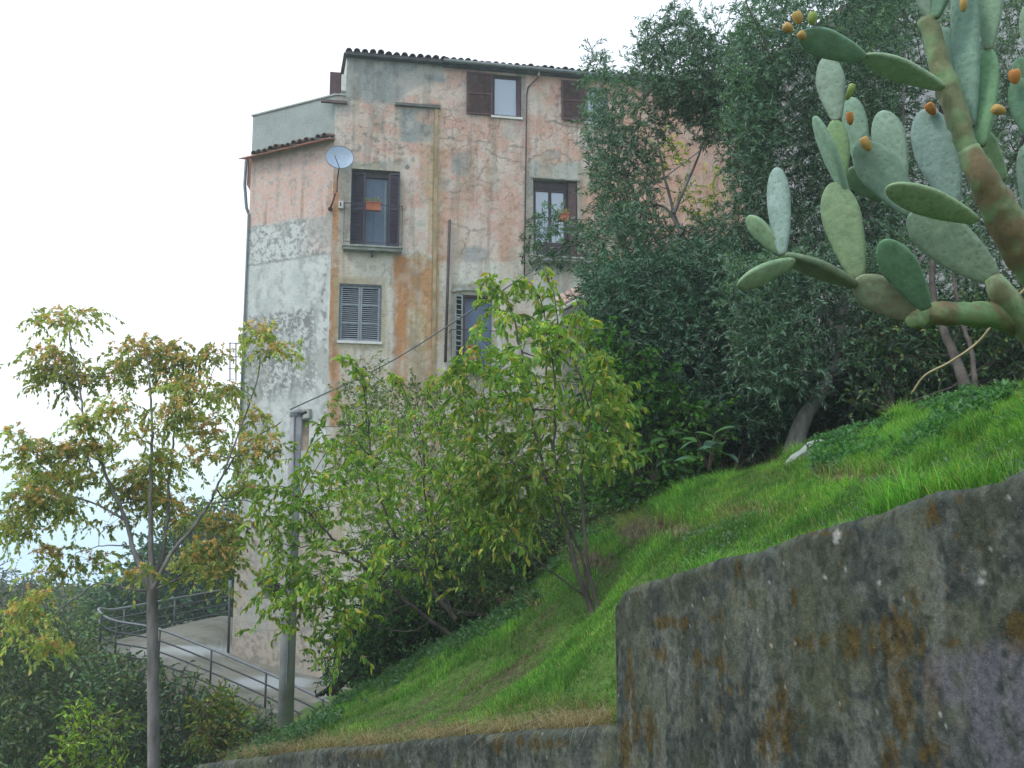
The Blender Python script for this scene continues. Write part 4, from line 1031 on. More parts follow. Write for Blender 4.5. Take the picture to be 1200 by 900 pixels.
# ------------------------------------------------------------------ second house at the back right
bh = thing('stone_house', 'pale grey house with a tiled roof edge mostly hidden behind the olive trees', 'house', P(1100, 420, 30))
g0, g1 = P(926, 58, 30), P(1500, -230, 33)
PH = Plane(g0, (1, .12)); u0 = 0; u1 = 16
zt0 = g0[2]; zt1 = zt0 + 5.0
m = MB(); m.add([PH.w(0, -2, 0), PH.w(u1, -2, 0), PH.w(u1, zt1, 0), PH.w(7, zt1, 0), PH.w(0, zt0, 0), PH.w(0, -2, -6), PH.w(u1, -2, -6), PH.w(u1, zt1, -6), PH.w(7, zt1, -6), PH.w(0, zt0, -6)],
      [(0, 1, 2, 3, 4), (5, 9, 8, 7, 6), (0, 4, 9, 5), (1, 6, 7, 2)])
m.build('wall', simple('lavender_grey_render', (.36, .35, .36), .9, .1, .2, .8, .3), bh)
m = MB(); m.hexa([PH.w(-.5, zt0 - .35, -6.3), PH.w(7, zt1 + .02, -6.3), PH.w(7, zt1 + .02, .35), PH.w(-.5, zt0 - .35, .35), PH.w(-.5, zt0 - .15, -6.3), PH.w(7, zt1 + .2, -6.3), PH.w(7, zt1 + .2, .35), PH.w(-.5, zt0 - .15, .35)])
m.build('roof', simple('brown_verge', (.13, .09, .085), .9), bh)
for a, b_, z0_, z1_ in ((10.5, 11.5, 4.2, 5.8), (13, 14, 4.2, 5.8)):
    m = MB(); m.pbox(PH, a, b_, z0_, z1_, -.05, .03); f_ = m.build('window', M_SHUT, bh); m = MB(); m.pbox(PH, a + .1, b_ - .1, z0_ + .1, z1_ - .1, .032, .04); m.build('pane', M_GLASS, f_)
# ------------------------------------------------------------------ foliage tools
def unit(v): return v / (np.linalg.norm(v, axis=-1, keepdims=True) + 1e-9)
def rdir(n, up=0.0):
    v = unit(RNG.normal(size=(n, 3))); v[:, 2] += up; return unit(v)
def leaf_tris(p, a, L, W, fold=.25, kind='d'):
    """leaf blades at p along axis a; returns verts and tris. 'd' lance shape (2 tris), 'o' oval (4 tris)"""
    n = len(p); s = unit(np.cross(a, rdir(n, .35) * 1.0)); h = np.cross(s, a)
    h = np.where(h[:, 2:3] < 0, -h, h); s = np.cross(a, h)
    L = np.broadcast_to(L, (n,))[:, None]; W = np.broadcast_to(W, (n,))[:, None]
    if kind == 'd': T = [(0, 0, 0), (.45, -.5, fold * .3), (1, 0, -.05), (.45, .5, fold * .3)]; F_ = [(0, 1, 2), (0, 2, 3)]
    else: T = [(0, 0, 0), (.28, -.46, fold * .35), (.66, -.40, fold * .22), (1, 0, -.22), (.66, .40, fold * .22), (.28, .46, fold * .35)]; F_ = [(0, 1, 2), (0, 2, 3), (0, 3, 4), (0, 4, 5)]
    V = np.stack([p + a * L * t[0] + s * W * t[1] + h * (W * t[2] if t[0] < 1 else L * t[2]) for t in T], 1)
    k = len(T); Fq = (np.arange(n)[:, None, None] * k + np.array(F_)[None]).reshape(-1, 3)
    return V.reshape(-1, 3), Fq, k
def pick(n, palette, weights=None, var=.2):
    pal = np.array(palette, float); w_ = None if weights is None else np.array(weights) / sum(weights)
    c = pal[RNG.choice(len(pal), n, p=w_)]
    return np.clip(c * (1 + RNG.uniform(-var, var, (n, 1))), 0, 1)
def in_poly(x, y, poly):
    ins = np.zeros(x.shape, bool); j = len(poly) - 1
    for i in range(len(poly)):
        xi, yi = poly[i]; xj, yj = poly[j]
        ins ^= ((yi > y) != (yj > y)) & (x < (xj - xi) * (y - yi) / (yj - yi + 1e-12) + xi); j = i
    return ins
def sample_poly(poly, n, Yc, dY, thr=.45, scale=1.2, seed=0, edge=12):
    """twig roots through the volume behind a crown outline, gated by 3-D noise so that gaps remain"""
    pl = np.array(poly, float); out = []
    lo, hi = pl.min(0), pl.max(0)
    while sum(len(o) for o in out) < n:
        x = RNG.uniform(lo[0], hi[0], 4000); y = RNG.uniform(lo[1], hi[1], 4000)
        jx = x + RNG.normal(0, edge, 4000) * .5; jy = y + RNG.normal(0, edge, 4000) * .5
        k = in_poly(jx, jy, poly); x, y = x[k], y[k]
        Y = Yc + RNG.uniform(-dY, dY, len(x)); p = P(x, y, Y)
        nz_ = fbm(p[:, 0] * scale + seed, p[:, 2] * scale, p[:, 1] * scale, 3)
        out.append(p[nz_ > thr - RNG.uniform(0, .08, len(p))])
    return np.vstack(out)[:n]
def sample_blobs(blobs, n, Yc, dY):
    b = np.array(blobs, float); wgt = b[:, 2] * b[:, 3]; i = RNG.choice(len(b), n, p=wgt / wgt.sum())
    q = unit(RNG.normal(size=(n, 3))) * RNG.uniform(0, 1, (n, 1)) ** .45
    dj = np.sin(i * 12.9898) * dY
    return P(b[i, 0] + q[:, 0] * b[i, 2], b[i, 1] + q[:, 1] * b[i, 3], Yc + dj + q[:, 2] * (b[i, 2] + b[i, 3]) / 2 * Yc / F_PX), i
def twigs(roots, D, L, k, droop, ll, lw, spread=.8, down=.0, kind='d', fold=.25, pal=None, wts=None, var=.2, tube=.0035, clump=None):
    n = len(roots); L = np.broadcast_to(L, (n,)).astype(float) * RNG.uniform(.7, 1.25, n)
    t = (np.arange(k) + .6) / k
    pos = roots[:, None] + D[:, None] * (t[None, :, None] * L[:, None, None]); pos[..., 2] -= droop * (t ** 2)[None] * L[:, None]
    tan = np.repeat(D[:, None], k, 1).copy(); tan[..., 2] -= 2 * droop * t[None]; tan = unit(tan)
    sd_ = unit(np.cross(tan, rdir(n * k).reshape(n, k, 3))) * np.where(np.arange(k) % 2, 1, -1)[None, :, None]
    a = unit(tan + sd_ * spread + RNG.normal(0, .18, (n, k, 3)) + np.array([0, 0, -down])).reshape(-1, 3)
    N_ = n * k; sc_ = RNG.uniform(.65, 1.2, N_)
    V, Fq, m = leaf_tris(pos.reshape(-1, 3), a, ll * sc_, lw * sc_, fold, kind)
    c = pick(N_, pal, wts, var)
    if clump is not None: c = np.clip(c * np.repeat(clump, k, 0), 0, 1)
    c = np.repeat(c, m, 0)
    # thin twig: a 3-sided sliver of two segments
    ts = np.array([0, .5, 1.0]); q = roots[:, None] + D[:, None] * (ts[None, :, None] * L[:, None, None]); q[..., 2] -= droop * (ts ** 2)[None] * L[:, None]
    x_ = unit(np.cross(D, [0.2, .1, 1.0])); y_ = np.cross(D, x_); an = np.array([0, 2.1, 4.2])
    rr = tube * np.array([1, .7, .3])
    TV = q[:, :, None] + rr[None, :, None, None] * (np.cos(an)[None, None, :, None] * x_[:, None, None] + np.sin(an)[None, None, :, None] * y_[:, None, None])
    i = np.arange(2)[:, None] * 3; j = np.arange(3)[None]; tf_ = np.stack([i + j, i + (j + 1) % 3, i + 3 + (j + 1) % 3, i + 3 + j], -1).reshape(-1, 4)
    TF_ = (np.arange(n)[:, None, None] * 9 + tf_[None]).reshape(-1, 4)
    return (V, Fq, c), (TV.reshape(-1, 3), TF_)
def merge(parts):
    V = []; Fq = []; C = []; k = 0
    for p in parts:
        V.append(p[0]); Fq.append(p[1] + k); k += len(p[0])
        if len(p) > 2: C.append(p[2])
    return np.vstack(V), np.vstack(Fq), (np.vstack(C) if C else None)
class Skel:
    """limbs as tubes; branches grow from the nearest limb point to the twig roots"""
    def __init__(s): s.t = []; s.pts = []; s.r = []
    def limb(s, pts, r0, r1, n=8, k=6, wob=.02):
        p = smooth_path(pts, k); p = p + RNG.normal(0, wob, p.shape) * np.linspace(0, 1, len(p))[:, None] * .6
        r = r0 + (r1 - r0) * np.linspace(0, 1, len(p)) ** .62
        s.t.append(tube_np(p, r, n)); s.pts.append(p); s.r.append(r); return p
    def reach(s, targets, r=.012, frac=1.0, n=4, sag=.1):
        A = np.vstack(s.pts); R = np.concatenate(s.r)
        idx = RNG.permutation(len(targets))[:int(len(targets) * frac)]
        for i in idx:
            g_ = targets[i]; d = np.linalg.norm(A - g_, axis=1) + 1.2 * np.maximum(0, A[:, 2] - g_[2]); j = int(np.argmin(d)); a = A[j]
            ds = np.linalg.norm(g_ - a)
            if ds < .05: continue
            mid = (a + g_) / 2 + RNG.normal(0, .07, 3) * ds + np.array([0, 0, -sag * ds])
            p = smooth_path([a, mid, g_], 3); r0 = min(R[j] * .7, r * (1 + ds)); rr = np.linspace(r0, .003, len(p))
            s.t.append(tube_np(p, rr, n)); s.pts.append(p[2:4]); s.r.append(rr[2:4]); A = np.vstack([A, p[2:4]]); R = np.concatenate([R, rr[2:4]])
    def build(s, name, mat, parent):
        V, Fq, _ = merge(s.t); return np_obj(name, V, Fq, mat, parent, smooth=True)
def crown(name, parent, parts, mat, twigs_=None, tw_mat=None):
    V, Fq, C = merge(parts); o = np_obj(name, V, Fq, mat, parent, col=C); o['kind'] = 'stuff'
    if twigs_:
        V, Fq, _ = merge(twigs_); q = np_obj('twigs', V, Fq, tw_mat or M_TWIG, parent); q['kind'] = 'stuff'
    return o
PQ = lambda lst, Y=None: [P(*(q if len(q) == 3 else (q[0], q[1], Y))) for q in lst]
def clumpv(p, s=1.0, lo=.7, hi=1.3, seed=0):
    n_ = fbm(p[:, 0] * s + seed, p[:, 2] * s, p[:, 1] * s, 3)[:, None]; return lo + (hi - lo) * sm(.3, .7, n_)

OL = [(.052, .125, .068), (.085, .170, .095), (.16, .25, .155), (.032, .085, .052)]
OLB = [(.065, .14, .085), (.10, .19, .12), (.18, .27, .18), (.24, .32, .22)]
CH = [(.19, .34, .05), (.28, .40, .06), (.13, .26, .045), (.42, .44, .07), (.48, .36, .08)]
BR = [(.06, .19, .03), (.09, .26, .03), (.14, .30, .03), (.035, .11, .03)]
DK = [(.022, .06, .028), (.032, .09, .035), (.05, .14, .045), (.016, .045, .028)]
AI = [(.30, .37, .10), (.42, .42, .12), (.21, .30, .09), (.52, .40, .14)]

def tree(name, label, cat, base, skel, bark, leaf_sets, crown_mat, group=None, cname='crown'):
    t = thing(name, label, cat, base, group)
    skel.build('trunk', bark, t)
    return t

# ---- olive on the left, hanging over the house front
def olive(label, base, limbs, polys, reach_fr=.12, pal=OL, seed=0, ll=.080, lw=.019, kk=16, bark=M_BARK_G, droop=.25):
    t = thing('olive_tree', label, 'olive tree', base, 'olive trees on the bank')
    s = Skel()
    for pts, r0, r1 in limbs: s.limb(pts, r0, r1)
    ps = []; tw = []
    for (poly, n, Yc, dY, thr, sc_, L) in polys:
        n = int(n * 2.1); r = sample_poly(poly, n, Yc, dY, thr, sc_, seed)
        s.reach(r, .012, reach_fr * .5, 4, .05)
        D = rdir(n, .45)
        a, b_ = twigs(r, D, L, kk, droop, ll, lw, .75, .1, 'd', .2, pal, [4, 5, 4, 3], .25, .003, clumpv(r, 1.3, .65, 1.35, seed))
        ps.append(a); tw.append(b_)
    s.build('trunk', bark, t); crown('crown', t, ps, M_OLIVE, tw)
    return t
YB = 12.6
olive('open airy olive tree hanging in front of the pink wall and top floor windows', P(905, 545, 14.2),
      [(PQ([(905, 555, 14.2), (895, 500, 14.3), (860, 430, 14.6), (820, 330, 15), (790, 250, 15.2), (770, 160, 15.3), (765, 60, 15.5)]), .085, .006), (PQ([(820, 330, 15), (780, 300, 15.2), (740, 220, 15.3), (715, 150, 15.5), (698, 80, 15.6)]), .05, .008),
       (PQ([(800, 275, 15), (770, 240, 15.2), (700, 275, 15.2), (660, 290, 15), (630, 290, 14.8)]), .03, .006), (PQ([(790, 250, 15), (830, 150, 15.2), (840, 70, 15.2)]), .028, .006),
       (PQ([(700, 275, 15.2), (680, 300, 15), (650, 290, 14.8)]), .015, .004), (PQ([(835, 320, 14.4), (870, 322, 14.2), (900, 330, 14)]), .05, .02), (PQ([(835, 320, 14.4), (815, 300, 14.4), (795, 292, 14.3)]), .03, .01)],
      [([(688, 50), (702, 70), (720, 95), (737, 70), (750, 78), (740, 100), (755, 130), (765, 190), (770, 250), (745, 290), (712, 262), (690, 215), (684, 150), (688, 105)], 430, 15.4, .9, .40, 1.2, .22),
       ([(612, 250), (640, 240), (664, 268), (668, 305), (640, 322), (612, 300)], 46, 14.9, .3, .35, 1.5, .2),
       ([(668, 270), (720, 240), (790, 265), (850, 250), (860, 330), (800, 350), (720, 345), (680, 320)], 420, 15.0, .8, .42, 1.2, .22),
       ([(745, 45), (770, 18), (800, 5), (830, 22), (850, 60), (862, 120), (850, 150), (790, 128), (758, 105)], 520, 15.2, .8, .42, 1.3, .22),
       ([(760, 100), (860, 120), (862, 160), (830, 175), (800, 150), (770, 165)], 120, 15.2, .5, .47, 1.5, .2)], .22, seed=3)
olive('largest dense olive tree behind the prickly pear, with a thick leaning grey trunk', P(932, 524, 12.9),
      [(PQ([(931, 532, 12.9), (934, 512, 12.9), (945, 485, 12.9), (965, 455, 13), (985, 400, 13.4), (990, 300, 13.8), (975, 180, 14), (960, 60, 14.2)]), .15, .03), (PQ([(985, 400, 13.4), (930, 300, 13.8), (890, 200, 14), (880, 90, 14.2)]), .07, .015),
       (PQ([(990, 300, 13.8), (1050, 180, 14), (1060, 60, 14.2)]), .06, .02), (PQ([(985, 400, 13.4), (1060, 330, 13.8), (1130, 230, 14.2)]), .06, .02)],
      [([(850, 25), (880, 5), (905, -10), (960, -30), (1060, -40), (1060, 440), (980, 450), (905, 430), (865, 330), (880, 260), (858, 200), (850, 120)], 3000, 14.3, 1.3, .38, 1.1, .23), ([(846, 50), (905, 40), (905, 330), (852, 330), (858, 200)], 420, 14.0, .9, .3, 1.3, .23), ([(850, 300), (1060, 290), (1070, 430), (990, 458), (925, 472), (860, 440)], 620, 12.5, .45, .40, 1.3, .22)], .06, pal=OL, seed=11)
olive('dark stemmed olive tree farther right whose crown fills the upper right corner', P(1038, 478, 12.2),
      [(PQ([(1038, 485, 12.2), (1042, 450, 12.3), (1050, 400, 12.6), (1080, 300, 14.5), (1100, 150, 15), (1120, 0, 15.2)]), .10, .03), (PQ([(1080, 300, 14.5), (1180, 200, 15), (1240, 60, 15.2)]), .06, .02)],
      [([(1000, -60), (1330, -60), (1330, 420), (1120, 430), (1030, 400), (1000, 200)], 3000, 15.4, 1.2, .42, 1.0, .24)], .06, pal=OLB, seed=23, bark=M_BARK_D)
olive('low bushy blue green olive below the hanging branches of the airy olive', P(800, 560, 13.6),
      [(PQ([(800, 575, 13.6), (795, 500, 13.8), (780, 420, 14), (760, 340, 14.2)]), .07, .02), (PQ([(795, 500, 13.8), (850, 430, 14), (880, 340, 14)]), .05, .015), (PQ([(780, 420, 14), (720, 380, 14), (700, 350, 14)]), .04, .01)],
      [([(682, 330), (720, 300), (790, 300), (850, 280), (900, 330), (930, 430), (930, 500), (880, 520), (800, 500), (740, 505), (712, 470), (690, 410)], 2500, 14.0, .8, .38, 1.1, .22)], .05, pal=[(.035, .12, .065), (.055, .16, .085), (.10, .21, .12), (.022, .08, .052)], seed=31)

# ---- evergreen undergrowth filling the shade beneath the olives
def bush(name, label, cat, base, polys, pal, ll, lw, kk=7, L=.3, kind='o', mat=M_DARKLEAF, wts=None, down=.2, droop=.2, seed=0, stems=5, group=None, twigm=None, tube=.004, reach=.05, spread=.8, cl=(.6, 1.35), fold=.25):
    t = thing(name, label, cat, base, group); base = np.array(base); s = Skel(); ps = []; tw = []
    allr = [sample_poly(pl, n, Yc, dY, thr, sc_, seed) for (pl, n, Yc, dY, thr, sc_) in polys]
    R = np.vstack(allr)
    for i in range(stems):
        g_ = R[RNG.integers(len(R))]; s.limb([base + RNG.normal(0, .08, 3) * [1, 1, 0], (base + g_) / 2 + RNG.normal(0, .1, 3), g_], .025, .006, 6, 4)
    s.reach(R, .01, reach, 3, 0)
    a, b_ = twigs(R, rdir(len(R), .35), L, kk, droop, ll, lw, spread, down, kind, fold, pal, wts, .25, tube, clumpv(R, 1.4, cl[0], cl[1], seed))
    s.build('stems', M_BARK_D, t); crown('foliage', t, [a], mat, [b_], twigm)
    return t
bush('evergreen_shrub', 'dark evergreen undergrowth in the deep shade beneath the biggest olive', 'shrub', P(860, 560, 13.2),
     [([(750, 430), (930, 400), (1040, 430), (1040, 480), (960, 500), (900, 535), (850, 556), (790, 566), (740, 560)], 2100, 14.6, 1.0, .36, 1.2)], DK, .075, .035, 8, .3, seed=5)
bush('evergreen_shrub', 'glossy dark green shrub behind the thin trunks at the right edge of the grass', 'shrub', P(1120, 455, 12.0),
     [([(1010, 380), (1210, 330), (1330, 340), (1330, 430), (1200, 440), (1120, 448), (1040, 470), (1000, 480)], 1600, 12.8, .9, .38, 1.2)], [(.03, .09, .03), (.05, .13, .035), (.02, .05, .025), (.12, .19, .04), (.22, .22, .05)], .07, .035, 8, .3, seed=6, wts=[4, 3, 4, 1.5, .6])
bush('green_shrub', 'bright green leafy shrub between the yellow green young tree and the olives', 'shrub', P(745, 582, 13.4),
     [([(690, 400), (720, 380), (760, 420), (800, 460), (850, 480), (850, 540), (800, 566), (740, 588), (700, 600), (690, 520)], 1000, 13.4, .6, .42, 1.3)], BR, .085, .045, 7, .28, seed=8, mat=M_LEAF, wts=[4, 4, 2, 3], cl=(.6, 1.3))
bush('green_shrub', 'low blue green shrub spreading over the bank left of the mid slope tree', 'shrub', P(560, 722, 14.6),
     [([(420, 640), (520, 600), (620, 590), (690, 590), (700, 612), (650, 655), (600, 690), (545, 726), (480, 760), (420, 770)], 1500, 15.2, .8, .40, 1.3)], [(.08, .18, .06), (.11, .23, .07), (.05, .12, .05), (.16, .25, .08)], .06, .03, 7, .3, seed=9, mat=M_LEAF)
bush('green_shrub', 'dark ivy covered scrub at the lower end of the bank beside the pole', 'shrub', P(380, 815, 14.8),
     [([(385, 740), (430, 710), (520, 690), (500, 752), (450, 788), (400, 808), (380, 790)], 620, 15.0, .6, .40, 1.3)], DK[1:] + BR[:1], .06, .035, 7, .28, seed=10)
bush('background_shrub', 'tall pale green scrub tangled with dry vines against the foot of the house', 'shrub', P(520, 700, 20),
     [([(405, 440), (440, 430), (470, 460), (530, 445), (560, 470), (640, 470), (700, 380), (740, 400), (740, 560), (700, 600), (560, 640), (430, 640), (390, 560)], 1900, 19.5, 1.2, .42, .9)], [(.17, .24, .10), (.23, .30, .12), (.12, .18, .07), (.30, .33, .16)], .09, .04, 7, .4, seed=12, mat=M_LEAF, stems=12)
bush('background_tree', 'yellowing leafy tree between the olives in front of the orange wall', 'tree', P(830, 420, 18),
     [([(775, 155), (800, 170), (790, 210), (770, 190)], 30, 17.5, .3, .3, 1), ([(790, 220), (830, 200), (850, 190), (845, 250), (830, 290), (800, 285)], 75, 17.5, .4, .3, 1.0), ([(720, 270), (790, 280), (850, 290), (870, 400), (800, 400), (740, 350)], 220, 17, .6, .4, 1)],
     [(.28, .33, .04), (.18, .27, .04), (.40, .36, .05), (.10, .18, .04)], .085, .035, 7, .3, seed=13, mat=M_LEAF, stems=7, reach=.2)
bush('green_shrub', 'dark scrub along the back edge of the bank between the two young trees', 'shrub', P(600, 730, 15.8),
     [([(440, 700), (520, 640), (600, 600), (690, 560), (740, 560), (745, 592), (705, 620), (655, 660), (600, 705), (540, 745), (450, 790), (410, 800)], 2300, 16.4, .6, .1, 1.2)], [(.04, .10, .04), (.09, .20, .06), (.05, .12, .04), (.15, .24, .07)], .10, .05, 7, .3, seed=61, mat=M_LEAF, twigm=M_TWIG)
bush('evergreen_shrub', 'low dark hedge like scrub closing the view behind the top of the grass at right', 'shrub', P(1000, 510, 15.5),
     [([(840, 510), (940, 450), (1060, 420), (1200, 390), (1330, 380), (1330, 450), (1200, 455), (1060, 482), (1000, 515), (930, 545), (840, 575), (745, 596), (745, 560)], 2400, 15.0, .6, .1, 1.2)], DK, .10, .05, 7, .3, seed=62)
# broad leaved plants in the shade, each big leaf a piece of its own
def big_leaf_mesh(L, W, name='leaf', mat=None, col=(.10, .20, .12)):
    vs = []; fs = []; nseg = 6
    for i in range(nseg + 1):
        t = i / nseg; wd = W * math.sin(math.pi * min(1, t * .98 + .02)) ** .75 * (1 - .25 * t) * .5
        z = -.25 * L * t * t
        vs += [(-wd, t * L, z + wd * .35), (0, t * L, z), (wd, t * L, z + wd * .35)]
    for i in range(nseg):
        a = i * 3; fs += [(a, a + 1, a + 4, a + 3), (a + 1, a + 2, a + 5, a + 4)]
    me = bpy.data.meshes.new(name); me.from_pydata(vs, [], fs)
    at = me.color_attributes.new('Col', 'FLOAT_COLOR', 'POINT'); at.data.foreach_set('color', np.tile(np.array(col + (1,), np.float32), len(vs)))
    for p in me.polygons: p.use_smooth = True
    me.materials.append(mat or M_LEAF); return me
def orient(o, p, d, roll=0.0):
    q = Vector(d).to_track_quat('Y', 'Z')
    o.location = tuple(p); o.rotation_mode = 'QUATERNION'
    from mathutils import Quaternion
    o.rotation_quaternion = q @ Quaternion((0, 1, 0), roll)
BL = big_leaf_mesh(.24, .13, col=(.12, .24, .16))
for bx_, by_, Y_, lab, n_ in ((830, 552, 12.4, 'broad leaved plant with large pale grey green leaves in shade under the olives', 12), (765, 566, 12.9, 'smaller broad leaved seedling at the edge of the grass left of the big leaved plant', 7)):
    b0 = P(bx_, by_, Y_); t = thing('broad_leaved_plant', lab, 'plant', b0)
    m = MB(); tips = []
    for i in range(4):
        tp_ = b0 + np.array([RNG.uniform(-.25, .3), RNG.uniform(-.2, .1), RNG.uniform(.25, .6)]); tips.append(tp_); m.tube([b0, (b0 + tp_) / 2 + [0, 0, .05], tp_], [.012, .009, .006], 5)
    m.build('stem', M_TWIG, t)
    for i in range(n_):
        o = bpy.data.objects.new('leaf', BL); COL.objects.link(o); o.parent = t
        a = i * 2.4; orient(o, tips[i % 4] - b0 - np.array([0, 0, .1 * (i // 4)]), (math.cos(a), -abs(math.sin(a)) * .8 + .1, RNG.uniform(-.3, .4)), RNG.uniform(-.5, .5)); o.scale = (RNG.uniform(.7, 1.15),) * 3

# ---- young fruit trees on the bank: arching shoots of drooping oval leaves
def oval_leaf(col):
    return big_leaf_mesh(.10, .042, 'leaf', M_LEAF, col)
def cherry(label, base, limbs, poly_sets, shoots, seed, npart=280, group='young yellow green trees on the bank'):
    t = thing('cherry_tree', label, 'fruit tree', base, group); s = Skel()
    for pts, r0, r1 in limbs: s.limb(pts, r0 * .75, r1, 8, 6, .03)
    ps = []; tw = []; lead = []
    for (poly, n, Yc, dY, thr, sc_, L) in poly_sets:
        r = sample_poly(poly, n, Yc, dY, thr, sc_, seed); s.reach(r, .012, .25, 4, -.05)
        D = rdir(n, .5)
        a, b_ = twigs(r, D, L, 10, .55, .09, .038, .7, .9, 'o', .3, CH, [4, 4, 4, 1.6, .6], .25, .004, clumpv(r, 1.2, .7, 1.25, seed)); ps.append(a); tw.append(b_); lead.append(r)
    # long arching leaders
    for pts in shoots:
        p = s.limb(PQ(pts), .010, .003, 5, 6, .01)
        q = np.repeat(p[2:], 5, 0) + RNG.normal(0, .03, (len(p[2:]) * 5, 3))
        n = len(q); a = unit(np.stack([RNG.normal(0, .8, n), RNG.normal(0, .5, n), RNG.uniform(-1.4, .1, n)], 1))
        V, Fq, m_ = leaf_tris(q, a, .11 * RNG.uniform(.7, 1.15, n), .045, .3, 'o'); ps.append((V, Fq, np.repeat(pick(n, CH, [3, 5, 2, 2, .8], .2), m_, 0)))
    s.build('trunk', M_BARK_R, t)
    crown('crown', t, ps, M_LEAF, tw)
    # the nearest leaves, one object each
    R = np.vstack(lead); R = R[np.argsort(R[:, 1])][:npart * 2]; R = R[RNG.permutation(len(R))][:npart]
    ms = [oval_leaf(c) for c in ((.13, .22, .03), (.18, .25, .04), (.09, .17, .03), (.26, .27, .05))]
    bo = origin(t)
    for q in R:
        o = bpy.data.objects.new('leaf', random.choice(ms)); COL.objects.link(o); o.parent = t
        orient(o, q - bo + np.array([RNG.normal(0, .04), -.05, RNG.normal(0, .04)]), (RNG.normal(0, .6), RNG.normal(-.2, .5), RNG.uniform(-1.2, -.1)), RNG.uniform(-1, 1)); k = RNG.uniform(.7, 1.1); o.scale = (k, k, k)
    return t
YO[0] = -.72
bR = P(694, 716, 11.1)
cherry('young yellow green tree with three dark stems rooted mid slope by the tall wall corner', bR,
       [(PQ([(696, 724, 11.1), (690, 705, 11.1), (676, 670, 11.1), (664, 625, 11.2), (645, 580, 11.3), (630, 520, 11.4), (615, 440, 11.5), (600, 360, 11.6)]), .055, .010),
        (PQ([(690, 705, 11.1), (685, 665, 11.1), (672, 625, 11), (655, 585, 10.9), (650, 500, 10.9), (648, 420, 10.9)]), .028, .008),
        (PQ([(702, 712, 11.05), (690, 670, 11), (684, 610, 11), (682, 555, 11), (690, 480, 11), (665, 400, 11)]), .032, .008),
        (PQ([(690, 702, 11.1), (660, 680, 11), (630, 655, 10.9), (612, 640, 10.9), (590, 625, 10.9)]), .016, .006), (PQ([(664, 625, 11.2), (640, 610, 11.1), (610, 600, 11.1), (590, 597, 11)]), .014, .005),
        (PQ([(645, 580, 11.3), (600, 540, 11.4), (550, 480, 11.5), (540, 440, 11.5)]), .018, .005), (PQ([(682, 555, 11), (715, 500, 11), (730, 450, 11)]), .014, .004)],
       [([(575, 335), (605, 330), (630, 370), (660, 350), (690, 400), (712, 430), (738, 470), (738, 530), (712, 565), (690, 540), (660, 560), (640, 590), (600, 560), (560, 570), (540, 530), (520, 470), (535, 430), (560, 390)], 400, 11.3, .8, .46, 1.9, .28),
        ([(530, 560), (600, 540), (640, 590), (620, 625), (580, 615), (545, 600)], 70, 11.1, .4, .4, 1.5, .26)],
       [[(625, 480, 11.4), (600, 420, 11.4), (585, 360, 11.4), (575, 325, 11.3), (560, 345, 11.2)], [(650, 450, 11), (655, 400, 11), (650, 350, 11), (640, 315, 10.9)], [(640, 440, 11), (640, 380, 11), (625, 335, 10.9), (600, 330, 10.8)],
        [(600, 470, 11.2), (570, 430, 11.2), (545, 425, 11.1), (515, 440, 11)], [(690, 470, 11), (705, 420, 11), (720, 440, 10.9), (735, 480, 10.8)], [(650, 420, 11), (672, 370, 11), (690, 385, 10.9)]], 41)
YO[0] = -.85
bL = P(528, 742, 14.0)
cherry('wide low tree with several leaning bare stems and arching yellow green branches left of centre', bL,
       [(PQ([(529, 746, 14), (505, 728, 13.9), (470, 700, 13.8), (440, 675, 13.7), (410, 650, 13.6), (370, 610, 13.5), (345, 580, 13.4)]), .05, .010), (PQ([(534, 726, 14), (505, 690, 14), (485, 660, 14), (470, 640, 14), (455, 610, 14), (440, 560, 14), (430, 480, 14), (424, 430, 14)]), .045, .008),
        (PQ([(531, 722, 14.1), (520, 690, 14.1), (508, 650, 14.1), (500, 600, 14), (495, 520, 14), (490, 470, 14)]), .03, .008), (PQ([(502, 690, 14), (500, 640, 14), (530, 560, 14), (560, 500, 14)]), .025, .008),
        (PQ([(480, 708, 13.8), (470, 712, 13.7), (450, 722, 13.6), (415, 728, 13.5), (380, 722, 13.4)]), .014, .006), (PQ([(505, 728, 13.9), (480, 740, 13.7), (440, 734, 13.6), (400, 716, 13.5), (330, 714, 13.3)]), .014, .005),
        (PQ([(410, 650, 13.6), (360, 640, 13.5), (320, 640, 13.4)]), .014, .005), (PQ([(440, 675, 13.7), (400, 690, 13.5), (350, 668, 13.4), (300, 682, 13.2)]), .012, .004)],
       [([(300, 560), (330, 545), (385, 520), (375, 480), (395, 470), (430, 480), (470, 480), (520, 470), (560, 500), (560, 560), (600, 600), (590, 650), (540, 680), (480, 680), (420, 690), (360, 680), (320, 640), (290, 610)], 500, 13.8, 1.0, .46, 1.6, .30),
        ([(300, 640), (360, 660), (440, 690), (430, 760), (380, 770), (350, 750), (325, 720), (300, 740)], 170, 13.5, .5, .42, 1.3, .28), ([(520, 560), (590, 560), (640, 610), (600, 650), (540, 640)], 110, 13.2, .5, .38, 1.3, .3)],
       [[(430, 500, 14), (425, 450, 14), (412, 425, 13.9), (400, 418, 13.8)], [(490, 500, 14), (470, 450, 14), (460, 440, 13.9)], [(370, 600, 13.5), (330, 570, 13.4), (300, 590, 13.2), (285, 640, 13.1)], [(440, 560, 13.8), (400, 520, 13.7), (370, 525, 13.6), (345, 560, 13.5)],
        [(560, 560, 13.4), (530, 540, 13.2), (510, 560, 13)], [(590, 620, 13.2), (560, 600, 13.1), (530, 640, 13)], [(510, 520, 14), (500, 460, 14), (512, 440, 13.9)]], 47)

YO[0] = 0.0
